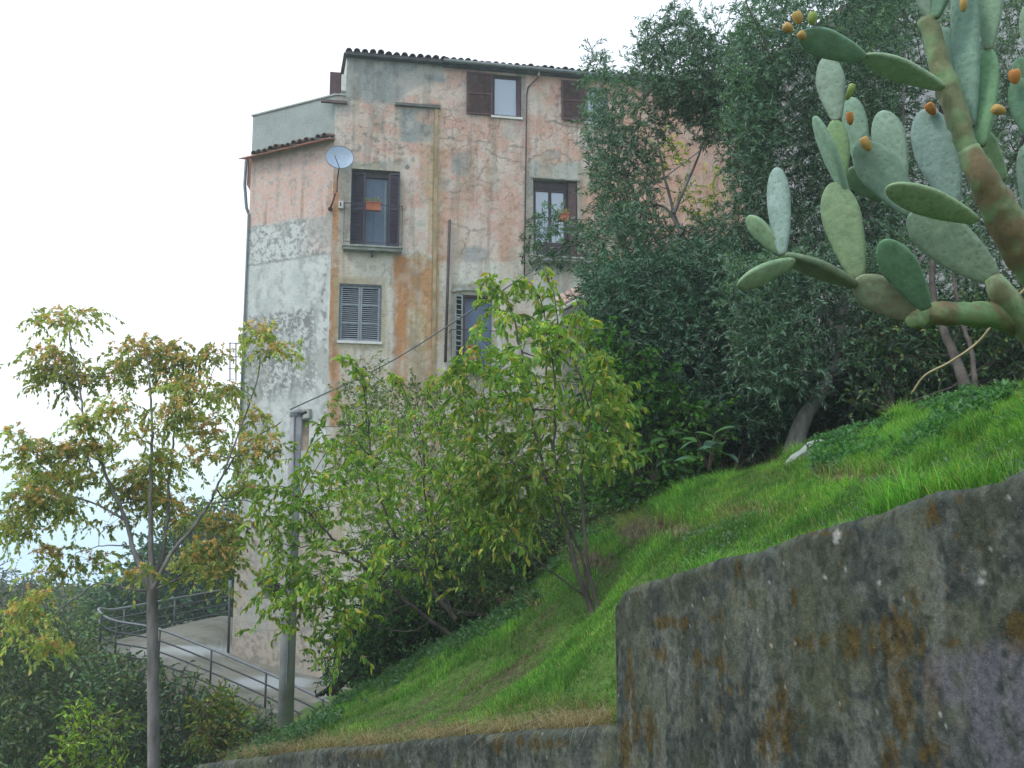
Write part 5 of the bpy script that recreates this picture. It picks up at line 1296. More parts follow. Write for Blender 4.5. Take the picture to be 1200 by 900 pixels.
# ---- the slim tree on the left with pinnate leaves and rusty seed clusters
AB = [(70, 375, 42, 20), (100, 365, 20, 10), (57, 423, 35, 28), (85, 443, 45, 28), (170, 415, 52, 32), (204, 423, 48, 30), (250, 415, 26, 16), (215, 455, 42, 28), (133, 483, 33, 24), (93, 494, 22, 14), (200, 485, 34, 24), (160, 510, 24, 14), (14, 505, 20, 9),
      (37, 530, 33, 24), (80, 530, 38, 24), (120, 525, 28, 18), (42, 557, 38, 28), (85, 562, 34, 24), (160, 560, 38, 28), (180, 580, 38, 24), (246, 505, 38, 28), (255, 463, 22, 18), (295, 490, 28, 20), (300, 528, 42, 28), (272, 452, 14, 14), (303, 387, 26, 22),
      (325, 410, 26, 12), (235, 534, 28, 14), (42, 585, 44, 28), (17, 614, 30, 32), (76, 594, 30, 24), (57, 648, 28, 16), (105, 656, 32, 13), (62, 673, 24, 18), (133, 611, 24, 14), (170, 585, 38, 28), (215, 597, 34, 28), (263, 617, 34, 28), (240, 653, 52, 33),
      (159, 673, 28, 14), (255, 673, 24, 14), (37, 699, 24, 18), (25, 719, 34, 20), (14, 735, 20, 14), (57, 758, 34, 18), (190, 540, 30, 20), (140, 440, 26, 20), (285, 575, 28, 18)]
YA = 13.5
tA = thing('ailanthus_tree', 'slender grey trunked tree with rusty orange seed clusters standing against the sky at left', 'tree', P(180, 960, YA))
sk = Skel()
sk.limb(PQ([(181, 1080), (181, 960), (180, 850), (179, 760), (178, 690)], YA), .095, .068, 10, 6, .004)
sk.limb(PQ([(178, 695), (165, 665), (155, 640), (148, 610), (130, 570), (118, 540), (100, 490), (90, 440), (80, 390)], YA), .045, .008)
sk.limb(PQ([(178, 690), (177, 640), (176, 590), (178, 520), (176, 460), (172, 415)], YA), .045, .008)
sk.limb(PQ([(179, 690), (190, 650), (197, 600), (198, 560), (205, 500), (208, 440)], YA + .1), .04, .008)
sk.limb(PQ([(180, 690), (200, 650), (225, 620), (245, 590), (262, 555), (290, 520), (330, 495)], YA - .2), .035, .007)
sk.limb(PQ([(245, 590), (285, 586), (320, 596)], YA - .3), .014, .004)
sk.limb(PQ([(172, 692), (150, 690), (115, 684), (90, 700), (60, 722), (30, 745)], YA - .3), .020, .006)
sk.limb(PQ([(183, 690), (215, 676), (240, 668), (262, 676)], YA - .2), .02, .008)
sk.limb(PQ([(148, 610), (110, 590), (70, 580), (30, 590)], YA), .018, .005); sk.limb(PQ([(155, 640), (120, 640), (85, 650)], YA), .012, .004)
sk.limb(PQ([(118, 540), (80, 525), (40, 530), (10, 512)], YA + .2), .014, .004); sk.limb(PQ([(262, 555), (300, 450), (308, 400), (330, 412)], YA - .3), .014, .004)
sk.limb(PQ([(205, 500), (240, 460), (255, 420)], YA), .012, .004); sk.limb(PQ([(96, 470), (70, 440), (55, 425)], YA), .012, .004)
AB = [(x, y, rx, ry * .78) for x, y, rx, ry in AB]
rt, bi = sample_blobs(AB, 1500, YA, .5)
cen = P(np.array(AB)[:, 0], np.array(AB)[:, 1], YA + np.sin(np.arange(len(AB)) * 12.9898) * .5)
sk.reach(cen, .014, 1.0, 5, .0); sk.reach(rt, .006, .3, 3, 0)
sk.build('trunk', M_BARK_G, tA)
D = rdir(len(rt), .1); D[:, 2] *= .6; D = unit(D)
cl = clumpv(rt, 1.4, .7, 1.3, 4)
a1, b1 = twigs(rt, D, .27, 15, .55, .074, .037, .95, .55, 'd', .2, AI, [5, 4, 4, 1.5], .25, .0025, cl)
crown('crown', tA, [a1], M_LEAF, [b1])
# clusters of winged seeds near the top side of each spray
sd_r, _ = sample_blobs([(x, y - ry * .25, rx * .8, ry * .65) for x, y, rx, ry in AB], 950, YA - .05, .5)
a2, b2 = twigs(sd_r, rdir(len(sd_r), .3), .11, 20, .3, .042, .018, 1.0, .2, 'd', .2, [(.60, .35, .16), (.68, .46, .2), (.50, .30, .15), (.62, .50, .18)], [4, 4, 3, 2], .25, .002)
crown('seed_clusters', tA, [a2], M_LEAF)

# ---- hazy woods and scrub beyond and below the terrace
def wood(label, base, poly, n, Yc, dY, pal, sc_=1.0, thr=.4, ll=.16, lw=.08, L=.6, seed=0, group='trees on the slope beyond the terrace', name='bushy_tree', stems=3, mat=M_DARKLEAF, kk=7):
    return bush(name, label, 'tree', base, [(poly, n, Yc, dY, thr, sc_)], pal, ll, lw, kk, L, 'o', mat, None, .1, .1, seed, stems, group, None, .012, .02, .8, (.65, 1.3))
HZ = [(.08, .16, .055), (.11, .20, .06), (.05, .11, .045), (.16, .23, .07)]
wood('dark broad crowned tree rising behind the far rail next to the house corner', P(225, 735, 46), [(165, 735), (120, 715), (118, 700), (135, 680), (165, 655), (190, 630), (220, 612), (250, 598), (285, 600), (290, 735)], 1400, 46, 3, [(.035, .10, .045), (.055, .13, .05), (.028, .07, .04), (.09, .18, .06)], .35, .33, .26, .13, .9, 51)
wood('rounded green tree on the hillside just left of the railing curve', P(120, 740, 50), [(95, 745), (92, 712), (105, 700), (128, 692), (150, 700), (160, 740)], 420, 50, 2, HZ, .35, .33, .26, .13, .9, 52)
wood('row of olive green scrub on the far hill crest at the left edge', P(40, 730, 70), [(-60, 740), (-60, 694), (0, 690), (40, 687), (80, 692), (105, 702), (105, 745)], 900, 70, 5, [(.10, .13, .05), (.13, .14, .06), (.07, .10, .045)], .22, .33, .34, .17, 1.2, 53)
wood('ragged bush mass on the slope below the railing curve', P(60, 860, 30), [(-60, 730), (20, 715), (60, 722), (105, 735), (125, 765), (150, 800), (120, 900), (60, 960), (-60, 960)], 2300, 27, 3, HZ + [(.13, .17, .05)], .5, .36, .15, .075, .6, 54, name='slope_bush')
wood('tangled dark bush under the near rail of the terrace', P(200, 900, 22), [(110, 800), (150, 782), (200, 790), (235, 815), (290, 840), (330, 862), (310, 900), (250, 905), (200, 960), (90, 960)], 1900, 22.5, 1.8, [(.045, .12, .05), (.07, .16, .055), (.035, .08, .04), (.13, .21, .06)], .7, .36, .11, .055, .5, 55, name='slope_bush')
wood('yellow green leafy shrub low at the left below the slim tree', P(105, 920, 19), [(70, 850), (100, 830), (135, 830), (150, 860), (140, 910), (100, 940), (70, 910)], 130, 18.5, .5, [(.22, .34, .04), (.30, .38, .05), (.14, .26, .04)], .9, .35, .13, .05, .4, 56, name='slope_bush', mat=M_LEAF)
wood('small bush with yellowing leaves below the lower rail right of the slim trunk', P(265, 880, 18), [(225, 830), (255, 815), (285, 835), (280, 870), (245, 880), (225, 860)], 110, 18, .4, [(.16, .22, .03), (.09, .16, .03), (.24, .22, .05)], .9, .35, .12, .045, .4, 57, name='slope_bush', mat=M_LEAF)
wood('faint grey leafed treetop rising at the left horizon', P(20, 730, 40), [(-40, 700), (-40, 668), (0, 662), (30, 668), (50, 690), (50, 702)], 90, 40, 1.5, [(.14, .17, .19), (.18, .2, .2)], .5, .3, .10, .05, .8, 58)
# pollarded dead trunk and bare saplings
ps_ = P(617, 640, 15.5); t = thing('pollarded_trunk', 'old grey pollarded stump with bare knuckled shoots behind the young mid slope tree', 'tree', ps_)
s = Skel(); s.limb(PQ([(612, 650), (613, 622), (616, 600), (622, 575)], 15.5), .16, .12, 10, 5, .02)
for q in ([(620, 580), (632, 560), (636, 535)], [(618, 580), (615, 550), (610, 520)], [(622, 580), (626, 545), (640, 500)], [(614, 590), (600, 560), (590, 530)]): s.limb(PQ(q, 15.4), .06, .012, 6, 5, .02)
s.build('trunk', M_BARK_G, t)
for (pts, r, lab) in ((([(1130, 450), (1120, 420), (1105, 385), (1095, 340)]), .07, 'left and thicker of two dark trunks under the prickly pear branch'), (([(1142, 442), (1138, 410), (1128, 380), (1120, 340)]), .035, 'thinner right hand trunk under the prickly pear branch')):
    b0 = P(pts[0][0], pts[0][1] + 14, 9.6); t = thing('sapling_trunk', lab, 'tree', b0); s = Skel()
    s.limb([b0] + PQ([(x, y, 9.6 + (450 - y) * .012) for x, y in pts]) + PQ([(pts[-1][0] - 5, 250, 11.5)]), r, r * .4, 8, 5, .015); s.build('trunk', M_BARK_D, t)
    rt_ = sample_poly([(pts[-1][0] - 60, 330), (pts[-1][0] - 40, 230), (pts[-1][0] + 60, 230), (pts[-1][0] + 60, 330)], 110, 11.8, .5, .35, 1.2, 3)
    a_1, b_1 = twigs(rt_, rdir(110, .3), .25, 9, .2, .06, .02, .8, .1, 'd', .2, OL, None, .25); crown('crown', t, [a_1], M_OLIVE, [b_1])
# bare pale vine stems in the scrub
m = Skel()
for i in range(46):
    x0, y0 = RNG.uniform(440, 560), RNG.uniform(500, 640); a = RNG.uniform(-.9, .9)
    m.limb(PQ([(x0, y0, 17.6), (x0 + 30 * a, y0 - 35, 17.5), (x0 + 55 * a + RNG.normal(0, 8), y0 - RNG.uniform(55, 85), 17.6)]), .012, .004, 4, 4, .03)
V, Fq, _ = merge(m.t); o = np_obj('dry_vine_tangle', V, Fq, M_DRY, smooth=True); tag(o, 'pale dry leafless vine stems tangled in the scrub before the house', 'vines', kind='stuff')

# ------------------------------------------------------------------ grass
def blades(X, Y, L, W, lean, pal, wts=None, cl=None):
    n = len(X); Zg = ground_z(X, Y); b0 = np.stack([X, Y, Zg - .01], 1)
    az = RNG.uniform(0, 2 * np.pi, n); hd = np.stack([np.cos(az), np.sin(az), np.zeros(n)], 1)
    ld = np.stack([RNG.normal(-.25, .5, n), RNG.normal(-.25, .5, n), np.zeros(n)], 1) * lean
    L = L[:, None]; up = np.array([0, 0, 1.0])
    mid = b0 + up * L * .55 + ld * L * .22; tip = b0 + up * L * (1 - .28 * np.linalg.norm(ld, axis=1))[:, None] + ld * L * .8
    s = hd * W / 2
    V = np.stack([b0 - s, b0 + s, mid + s * .7, mid - s * .7, tip], 1)
    Fq = (np.arange(n)[:, None, None] * 5 + np.array([(0, 1, 2), (0, 2, 3), (3, 2, 4)])[None]).reshape(-1, 3)
    c = pick(n, pal, wts, .25)
    if cl is not None: c = np.clip(c * cl, 0, 1)
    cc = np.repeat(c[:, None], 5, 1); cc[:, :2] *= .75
    return V.reshape(-1, 3), Fq, cc.reshape(-1, 3)
GR = [(.15, .35, .06), (.11, .285, .05), (.22, .43, .09), (.075, .20, .045), (.36, .37, .16)]
def bank_samples(n):
    """density falls with distance so that near blades are as fine as far ones"""
    xs = RNG.uniform(-3.6, 6.5, n * 3); ys = RNG.uniform(3.2, 15.5, n * 3)
    k = RNG.uniform(0, 1, n * 3) < np.clip((7.5 / np.hypot(xs, ys)) ** 1.3, .05, 1); xs, ys = xs[k], ys[k]
    s_ = side(xs, ys); k = s_ > .16 * (ys < 6.6) + .12; xs, ys = xs[k], ys[k]
    z = bank_z(xs, ys); px, py = proj(np.stack([xs, ys, z], 1))
    cy = np.interp(px, [c_[0] for c_ in CREST][::-1], [c_[1] for c_ in CREST][::-1])
    k = (px > 230) & (px < 1300) & (py > cy - 30) & (py < 960); return xs[k][:n], ys[k][:n], px[k][:n], py[k][:n]
gx_, gy_, gpx, gpy = bank_samples(330000)
gn = fbm(gx_ * 1.3, gy_ * 1.3, 3, 4); gn2 = fbm(gx_ * 4, gy_ * 4, 9, 3)
bare = np.zeros(len(gx_))
for cx_, cy_, rx_, ry_ in ((760, 620, 55, 16), (690, 655, 28, 12), (1010, 562, 62, 9), (600, 705, 40, 12), (1150, 490, 45, 10), (880, 600, 30, 6)):
    bare = np.maximum(bare, 1 - sm(.6, 1.2, np.hypot((gpx - cx_) / rx_, (gpy - cy_) / ry_) + (gn2 - .5)))
low_edge = (gpx < 712) * (1 - sm(8, 34, np.interp(gpx, [255, 712], [893, 850]) - gpy))
keep = (RNG.uniform(0, 1, len(gx_)) > bare * .96) & (RNG.uniform(0, 1, len(gx_)) > low_edge * .75)
gx_, gy_, gpx, gpy, gn, gn2 = [q[keep] for q in (gx_, gy_, gpx, gpy, gn, gn2)]
Lg = (.035 + .055 * sm(.35, .7, gn)) * RNG.uniform(.6, 1.3, len(gx_)) * np.where(gpx > 760, 1.35, .8) * (1 + .9 * sm(.57, .68, fbm(gx_ * 2.6, gy_ * 2.6, 77, 3)))
clg = (.62 + .7 * sm(.3, .7, .6 * gn + .4 * gn2))[:, None] * np.where(gn2[:, None] > .56, np.array([[1.15, 1.02, .9]]), 1)
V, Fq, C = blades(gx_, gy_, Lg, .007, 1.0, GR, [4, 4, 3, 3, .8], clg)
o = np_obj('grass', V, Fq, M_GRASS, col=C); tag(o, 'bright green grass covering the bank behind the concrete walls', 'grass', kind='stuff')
# straw: dead stems hanging over the low wall and scattered through the turf
n = 9000; xs, ys, px, py = bank_samples(90000)
le = (px < 720) * (1 - sm(0, 26, np.interp(px, [255, 712], [893, 850]) - py)); sc2 = np.zeros(len(xs))
for cx_, cy_, rx_, ry_ in ((760, 622, 60, 20), (690, 655, 30, 14), (1010, 562, 70, 12), (600, 705, 40, 12), (880, 605, 60, 12), (650, 835, 70, 12)):
    sc2 = np.maximum(sc2, 1 - sm(.5, 1.3, np.hypot((px - cx_) / rx_, (py - cy_) / ry_)))
k = RNG.uniform(0, 1, len(xs)) < np.maximum(le * .55, np.maximum(sc2 * .35, .02)); xs, ys, py = xs[k], ys[k], py[k]
V, Fq, C = blades(xs, ys, RNG.uniform(.08, .24, len(xs)), .004, 2.6, [(.34, .27, .15), (.24, .17, .09), (.40, .35, .22), (.20, .12, .06)])
o = np_obj('dead_grass', V, Fq, M_GRASS, col=C); tag(o, 'straw coloured dead grass along the low wall and in bare patches of the bank', 'dead grass', kind='stuff')
# straw hanging over the back edge of the low wall
n = 3000; tpos = RNG.uniform(0, 1, n); Lk = np.linspace(0, 1, len(LT3))
bx = np.interp(tpos, Lk, LT3[:, 0]); by = np.interp(tpos, Lk, LT3[:, 1]); kk_ = fbm(bx * 3, by * 3, 5, 3) > .44; bx, by = bx[kk_], by[kk_]; n = len(bx)
of = .16 + np.abs(RNG.normal(0, .10, n)); xs = bx + .776 * of; ys = by + .63 * of
V, Fq, C = blades(xs, ys, RNG.uniform(.06, .22, n), .0045, 2.6, [(.42, .33, .19), (.30, .22, .13), (.48, .42, .28), (.26, .15, .08)])
V[:, 2] += np.repeat(np.interp(tpos[kk_], Lk, LT3[:, 2]) + .01 - ground_z(xs, ys), 5) * .8
o = np_obj('dead_grass', V, Fq, M_GRASS, col=C); tag(o, 'matted straw spilling over the top edge of the low wall', 'dead grass', kind='stuff')
# clods and small stones in the bare scars
cv = []; cf = []
for cx_, cy_, rx_, ry_, n_ in ((760, 622, 60, 16, 60), (690, 656, 30, 13, 30), (1000, 566, 70, 9, 50), (600, 706, 38, 10, 30), (1150, 494, 45, 10, 30),):
    for i in range(n_):
        x_, y_ = cx_ + RNG.normal(0, rx_ * .45), cy_ + RNG.normal(0, ry_ * .45); Y_ = 6.0
        for Y_ in np.arange(6, 15, .12):
            q = P(x_, y_, Y_)
            if q[2] < float(bank_z(q[0], q[1])): break
        r_ = RNG.uniform(.012, .045); k = len(cv)
        for a in range(6): cv.append(q + [r_ * math.cos(a * 1.05) * RNG.uniform(.7, 1.2), r_ * math.sin(a * 1.05) * RNG.uniform(.7, 1.2), -.02])
        for a in range(6): cv.append(q + [r_ * .6 * math.cos(a * 1.05 + .2), r_ * .6 * math.sin(a * 1.05 + .2), r_ * RNG.uniform(.3, .7)])
        cv.append(q + [0, 0, r_ * .8])
        for a in range(6): b_ = (a + 1) % 6; cf += [(k + a, k + b_, k + 6 + b_), (k + a, k + 6 + b_, k + 6 + a), (k + 6 + a, k + 6 + b_, k + 12)]
o = np_obj('soil_clods', np.array(cv), cf, simple('dry_soil_clod', (.16, .125, .09), .95, .1, .4, 20, .6)); tag(o, 'brown clods and small stones in the bare scars of the bank', 'soil', kind='stuff')
# leafy weeds: a strip of blue green seedlings behind the tall wall, clover by the crest
def weeds(n, cond, pal, s, lab, h=.05):
    xs, ys, px, py = bank_samples(120000); k = cond(px, py, fbm(xs * 2.2, ys * 2.2, 15, 3)); xs, ys = xs[k][:n], ys[k][:n]; n = len(xs)
    b0 = np.stack([xs, ys, ground_z(xs, ys) + RNG.uniform(.0, h, n)], 1); b0 = np.repeat(b0, 5, 0) + RNG.normal(0, .012, (n * 5, 3)); a = rdir(n * 5, .6)
    V, Fq, m_ = leaf_tris(b0, a, s * RNG.uniform(.6, 1.3, n * 5), s * .5, .2, 'o'); o = np_obj('weeds', V, Fq, M_LEAF, col=np.repeat(pick(n * 5, pal), m_, 0)); tag(o, lab, 'weeds', kind='stuff')
tw_y = lambda px: np.interp(px, [722, 837, 921, 1033, 1092, 1200, 1330], [690, 655, 630, 599, 576, 547, 510])
weeds(5200, lambda px, py, n_: (px > 800) & (tw_y(px) - py < 34) & (n_ > .42), [(.12, .22, .10), (.16, .27, .13), (.09, .17, .08)], .028, 'low grey green leafy weeds growing along the top of the tall wall')
weeds(2600, lambda px, py, n_: (py > 440) & (np.interp(px, [c_[0] for c_ in CREST][::-1], [c_[1] for c_ in CREST][::-1]) - py > -30) & (px < 720) & (n_ > .45), [(.05, .13, .05), (.08, .18, .07), (.11, .20, .10)], .05, 'clover like weeds where the grass meets the scrub', .12)
weeds(4200, lambda px, py, n_: (px > 950) & (px < 1300) & (py > 470) & (py < 560 - (px - 950) * .12) & (n_ > .53), [(.07, .20, .06), (.11, .26, .08), (.05, .14, .05)], .05, 'clumps of dark leafy weeds on the upper right of the bank', .12)
# pale fallen slab in the grass
pc = P(962, 522, 10.0); m = MB(); V_ = []
st = thing('pale_stone', 'long pale flat stone half buried in grass at the foot of the leaning olive trunk', 'stone', pc)
a0, a1 = P(925, 545, 10.0), P(993, 509, 10.2); dd_ = a1 - a0; sdv_ = np.array([.0, .22, .03]); prof = [0, .05, .085, .11, .09, .07, .03, 0]
top_ = [a0 + dd_ * i / 7 + [0, 0, prof[i] * .7 + .012 * math.sin(i * 2.3)] for i in range(8)]
for i in range(7): m.hexa([top_[i] - [0, 0, .12], top_[i + 1] - [0, 0, .12], top_[i + 1] + sdv_ - [0, 0, .12], top_[i] + sdv_ - [0, 0, .12], top_[i], top_[i + 1], top_[i + 1] + sdv_, top_[i] + sdv_])
m.build('slab', simple('pale_limestone', (.27, .29, .26), .9, .1, .25, 12, .5), st)
# bent dry stalk and cane
m = MB(); m.tube(smooth_path(PQ([(1068, 462, 6.3), (1084, 440, 6.2), (1112, 425, 6.1), (1145, 402, 6.0), (1170, 372, 5.9), (1205, 335, 5.8), (1240, 310, 5.7)]), 4), [.007] * 25, 6)
o = m.build('dry_stalk', M_DRY, None, True); tag(o, 'long bent straw coloured stalk hanging in front of the thin trunks at right', 'stalk')
m = MB(); m.tube(smooth_path(PQ([(868, -20, 12.5), (878, 12, 12.5), (892, 40, 12.6), (905, 75, 12.8)]), 4), [.009] * 13, 5)
o = m.build('bare_twig', M_TWIG, None, True); tag(o, 'thin bare shoot sticking up against the sky above the olives', 'twig')

# ------------------------------------------------------------------ prickly pear
mp_ = Mat('cactus_pad'); ob = mp_.n('ShaderNodeObjectInfo')
base_c = mp_.ramp(ob.outputs['Random'], [(0, (.17, .27, .18)), (.3, (.25, .34, .26)), (.6, (.21, .32, .19)), (1, (.30, .40, .33))])
cp = mp_.mix(mp_.attr('Alpha'), (.17, .105, .055), mp_.mix(1.0, base_c, mp_.attr(), 'MULTIPLY'))
cp = mp_.mix(1.0, cp, mp_.ramp(mp_.noise(22, 6, rough=.7), [(.3, (.72, .76, .74)), (.7, (1.2, 1.18, 1.18))]), 'MULTIPLY')
cp = mp_.mix(mp_.ramp(mp_.noise(75, 4, rough=.7), [(.58, (0, 0, 0)), (.72, (.55, .55, .55))]), cp, (.20, .20, .12))
vc = mp_.n('ShaderNodeTexVoronoi'); vc.inputs['Scale'].default_value = 34; mp_.l(mp_.n('ShaderNodeTexCoord').outputs['Object'], vc.inputs['Vector'])
cp = mp_.mix(mp_.ramp(vc.outputs['Distance'], [(.06, (.5, .5, .5)), (.3, (0, 0, 0))]), cp, (.10, .14, .08))
hb = mp_.mix(.6, vc.outputs['Distance'], mp_.noise(50, 5, rough=.7))
M_PAD = mp_.done(mp_.princ(cp, .62, .28, mp_.bump(hb, .45, .008)))
M_SPINE = simple('areole_felt', (.30, .26, .18), .95, .05)
M_FRUIT = simple('prickly_pear_fruit', (.50, .21, .05), .6, .3, .3, 14, .3)
M_FRUITG = simple('unripe_fruit', (.22, .30, .07), .6, .3, .3, 14, .3)
M_FRUITO = simple('ochre_fruit', (.42, .27, .08), .6, .3, .3, 14, .3)
cac = thing('prickly_pear', 'large prickly pear cactus with orange fruits reaching in from the right edge above the wall', 'cactus', P(1290, 560, 4.7))
NPAD = [0]
def pad(b_, t_, wpx, phi, Yb, Yt=None, th=.018, tint=(1, 1, 1), brown=0.0, taper=.55, lab=None, rows=True, bend=0.0):
    """pad from base pixel to tip pixel; phi = turn of its face away from the camera"""
    Yt = Yb if Yt is None else Yt
    A, B = P(b_[0], b_[1], Yb), P(t_[0], t_[1], Yt); ax_ = B - A; Lp = np.linalg.norm(ax_); ax_ = ax_ / Lp
    view = -unit((A + B) / 2); s0 = unit(np.cross(ax_, view)); n0 = np.cross(s0, ax_)
    c_, s_ = math.cos(phi), math.sin(phi); sd = s0 * c_ + n0 * s_; nn_ = -s0 * s_ + n0 * c_
    wpx = wpx * .94; th = th * .66
    Wt = wpx * Yb / F_PX / max(.25, abs(c_)) if abs(c_) > .3 else wpx * Yb / F_PX / .3
    nr, ns = 18, 20; V = []; C = []
    NPAD[0] += 1; rn = random.Random(NPAD[0])
    for i in range(nr + 1):
        t = i / nr; tt_ = .5 - .5 * math.cos(math.pi * t)
        prof = (math.sin(math.pi * min(1, max(0, tt_)) ** (.75 + .35 * (1 - taper)))) if False else None
        # obovate outline: narrow neck, widest about 60% up
        x_ = tt_; wv = (max(0, 1 - ((x_ - .60) / (.40 if x_ > .60 else .64)) ** 2)) ** .5
        neck = .16 * max(0, 1 - x_ / .15); wv = max(wv * (1 - (1 - taper) * max(0, (.6 - x_) / .6) * .55), neck) if x_ > .0 else .15
        if x_ >= 1: wv = .0
        wv *= 1 + .02 * math.sin(x_ * 9 + NPAD[0])
        thk = th * (wv ** .6) * (1.0 + .8 * (1 - x_)) if wv > 0 else 0
        cpt = A + ax_ * Lp * x_ + nn_ * bend * Lp * math.sin(math.pi * x_)
        for j in range(ns):
            a = j / ns * 2 * math.pi
            V.append(cpt + sd * math.cos(a) * Wt / 2 * wv + nn_ * math.copysign(abs(math.sin(a)) ** .5, math.sin(a)) * thk * (1 + .05 * math.sin(7 * a + x_ * 20)))
            br = 1 - np.clip(brown * (1.2 - x_ * .9) + brown * .5 * rn.uniform(-1, 1) + .5 * max(0, 1 - x_ / .06), 0, .85)
            rim = .8 + .2 * abs(math.sin(a))
            C.append((tint[0] * rim, tint[1] * rim, tint[2] * rim, br))
    Fq = grid_faces(nr + 1, ns); Fq = []
    for i in range(nr):
        for j in range(ns): Fq.append((i * ns + j, i * ns + (j + 1) % ns, (i + 1) * ns + (j + 1) % ns, (i + 1) * ns + j))
    o = np_obj('pad', np.array(V), Fq, M_PAD, cac, col=np.array(C), smooth=True)
    if lab: o['label'] = lab
    # areoles: small felted cushions in diagonal rows on both faces
    av = []; af = []; nx_ = max(2, int(Wt / .026)); ny_ = max(3, int(Lp / .03))
    for i in range(1, ny_):
        x_ = i / ny_; wv = (max(0, 1 - ((x_ - .60) / (.40 if x_ > .60 else .64)) ** 2)) ** .5 * (1 - (1 - taper) * max(0, (.6 - x_) / .6) * .55)
        for j in range(nx_ + 1):
            u_ = (j + (i % 2) * .5) / (nx_ + .5) * 2 - 1
            if abs(u_) > wv * .92: continue
            rel = u_ / max(wv, .01); thk = th * (wv ** .6) * (1.0 + .8 * (1 - x_)) * (1 - rel * rel) ** .25
            for sg in (1, -1):
                c0_ = A + ax_ * Lp * x_ + nn_ * bend * Lp * math.sin(math.pi * x_) + sd * u_ * Wt / 2 + nn_ * sg * (thk + .0006); r_ = .0024; k = len(av)
                av += [c0_ + sd * r_, c0_ + ax_ * r_ * 1.3, c0_ - sd * r_, c0_ - ax_ * r_ * 1.3, c0_ + nn_ * sg * .002]
                af += [(k, k + 1, k + 4), (k + 1, k + 2, k + 4), (k + 2, k + 3, k + 4), (k + 3, k, k + 4)]
    if av:
        q = np_obj('areoles', np.array(av), af, M_SPINE, o); q['kind'] = 'stuff'
    return o
def fruit(x, y, Y, w_, h_, ang, mat, par):
    w_ *= .88; h_ *= .92
    c0_ = P(x, y, Y); s = Y / F_PX; d = np.array([math.cos(ang), -.25, math.sin(ang)]); d /= np.linalg.norm(d)
    pts = [c0_ + d * h_ * s * (t - .5) for t in (0, .12, .3, .55, .8, .95, 1.0, .99, .94)]
    r = [w_ * s * k / 2 for k in (.3, .6, .85, 1.0, .96, .84, .74, .60, .02)]
    m = MB(); m.tube(pts, r, 12); return m.build('fruit', mat, par, True)
def stem(pts, r, brown, name='stem', lab=None):
    p = smooth_path(PQ(pts), 6); r = np.interp(np.linspace(0, 1, len(p)), np.linspace(0, 1, len(r)), r)
    nz_ = fbm(np.arange(len(p)) * .8, 0 * p[:, 0], 3, 2); r = r * (.94 + .12 * nz_)
    p = np.vstack([p, p[-1] + (p[-1] - p[-2]) * .25, p[-1] + (p[-1] - p[-2]) * .4]); r = np.concatenate([r, [r[-1] * .75, .001]])
    V, Fq = tube_np(p, r, 20); V = V + unit(V - np.repeat(p, 20, 0)) * (.022 * (fbm(V[:, 0] * 30, V[:, 2] * 30, V[:, 1] * 30, 3) - .5))[:, None]
    bv = fbm(V[:, 0] * 17, V[:, 2] * 17, 3, 5); al = 1 - np.clip(sm(.36, .62, bv) * brown * 1.1, 0, .85)
    o = np_obj(name, V, Fq, M_PAD, cac, col=np.concatenate([np.ones((len(V), 3)) * np.array([.80, .84, .55]), al[:, None]], 1), smooth=True)
    if lab: o['label'] = lab
    return o
# trunk and woody stems
stem([(1330, 600, 4.8), (1310, 500, 4.7), (1285, 420, 4.6), (1250, 352, 4.5), (1215, 311, 4.45), (1190, 276, 4.4), (1168, 240, 4.35), (1150, 205, 4.3), (1134, 175, 4.3)], [.14, .13, .12, .105, .095, .085, .075, .060, .046], .95, lab='thick scarred main stem, brown and corky')
stem([(1136, 180, 4.3), (1126, 150, 4.3), (1115, 115, 4.3), (1104, 85, 4.3), (1095, 50, 4.3), (1086, 22, 4.3)], [.040, .046, .050, .046, .040, .040], .45)
stem([(1290, 470, 4.6), (1240, 425, 4.5), (1205, 385, 4.4), (1175, 345, 4.3), (1164, 325, 4.3)], [.10, .075, .062, .052, .036], .6)
stem([(1205, 385, 4.45), (1170, 370, 4.35), (1130, 368, 4.25), (1095, 368, 4.2), (1076, 368, 4.2)], [.06, .056, .048, .045, .035], .8, lab='horizontal brown woody branch')
stem([(1085, 362, 4.2), (1075, 372, 4.18), (1068, 378, 4.15)], [.04, .045, .025], .8)
p1 = pad((1013, 68), (937, 40), 38, .3, 4.1, 4.0, .02, (.75, .95, .85))
for x, y, w_, h_, an, mt_ in ((924, 33, 14, 15, 2.6, M_FRUITO), (935, 21, 15, 17, 2.0, M_FRUITO), (952, 22, 14, 17, 1.5, M_FRUITG), (940, 42, 13, 13, 2.4, M_FRUITO)): fruit(x, y, 3.97, w_, h_, an, mt_, p1)
pad((1105, 103), (1012, 65), 28, .75, 4.25, 4.1, .02, (1.1, 1.15, .9))
p3 = pad((981, 142), (968, 66), 37, .15, 4.3, 4.3, .018)
fruit(996, 108, 4.35, 10, 22, 1.2, M_FRUITG, p3)
pad((986, 217), (978, 140), 31, .2, 4.35, 4.3, .018, (1.05, 1.08, .85))
pad((992, 228), (954, 136), 15, 1.2, 4.2, 4.15, .022, (.8, .95, .8))
p7 = pad((1012, 200), (996, 114), 33, .3, 4.5, 4.5, .018, (.95, 1, 1.15)); fruit(996, 139, 4.4, 11, 17, 1.7, M_FRUIT, p7)
p8 = pad((1072, 250), (1005, 168), 52, .1, 4.4, 4.4, .018, (.95, 1, 1.1)); fruit(1015, 169, 4.33, 14, 20, 2.1, M_FRUITO, p8)
pad((1058, 214), (1032, 130), 42, .2, 4.55, 4.55, .018, (1, 1.05, 1))
pad((1035, 233), (994, 198), 32, .3, 4.6, 4.55, .018)
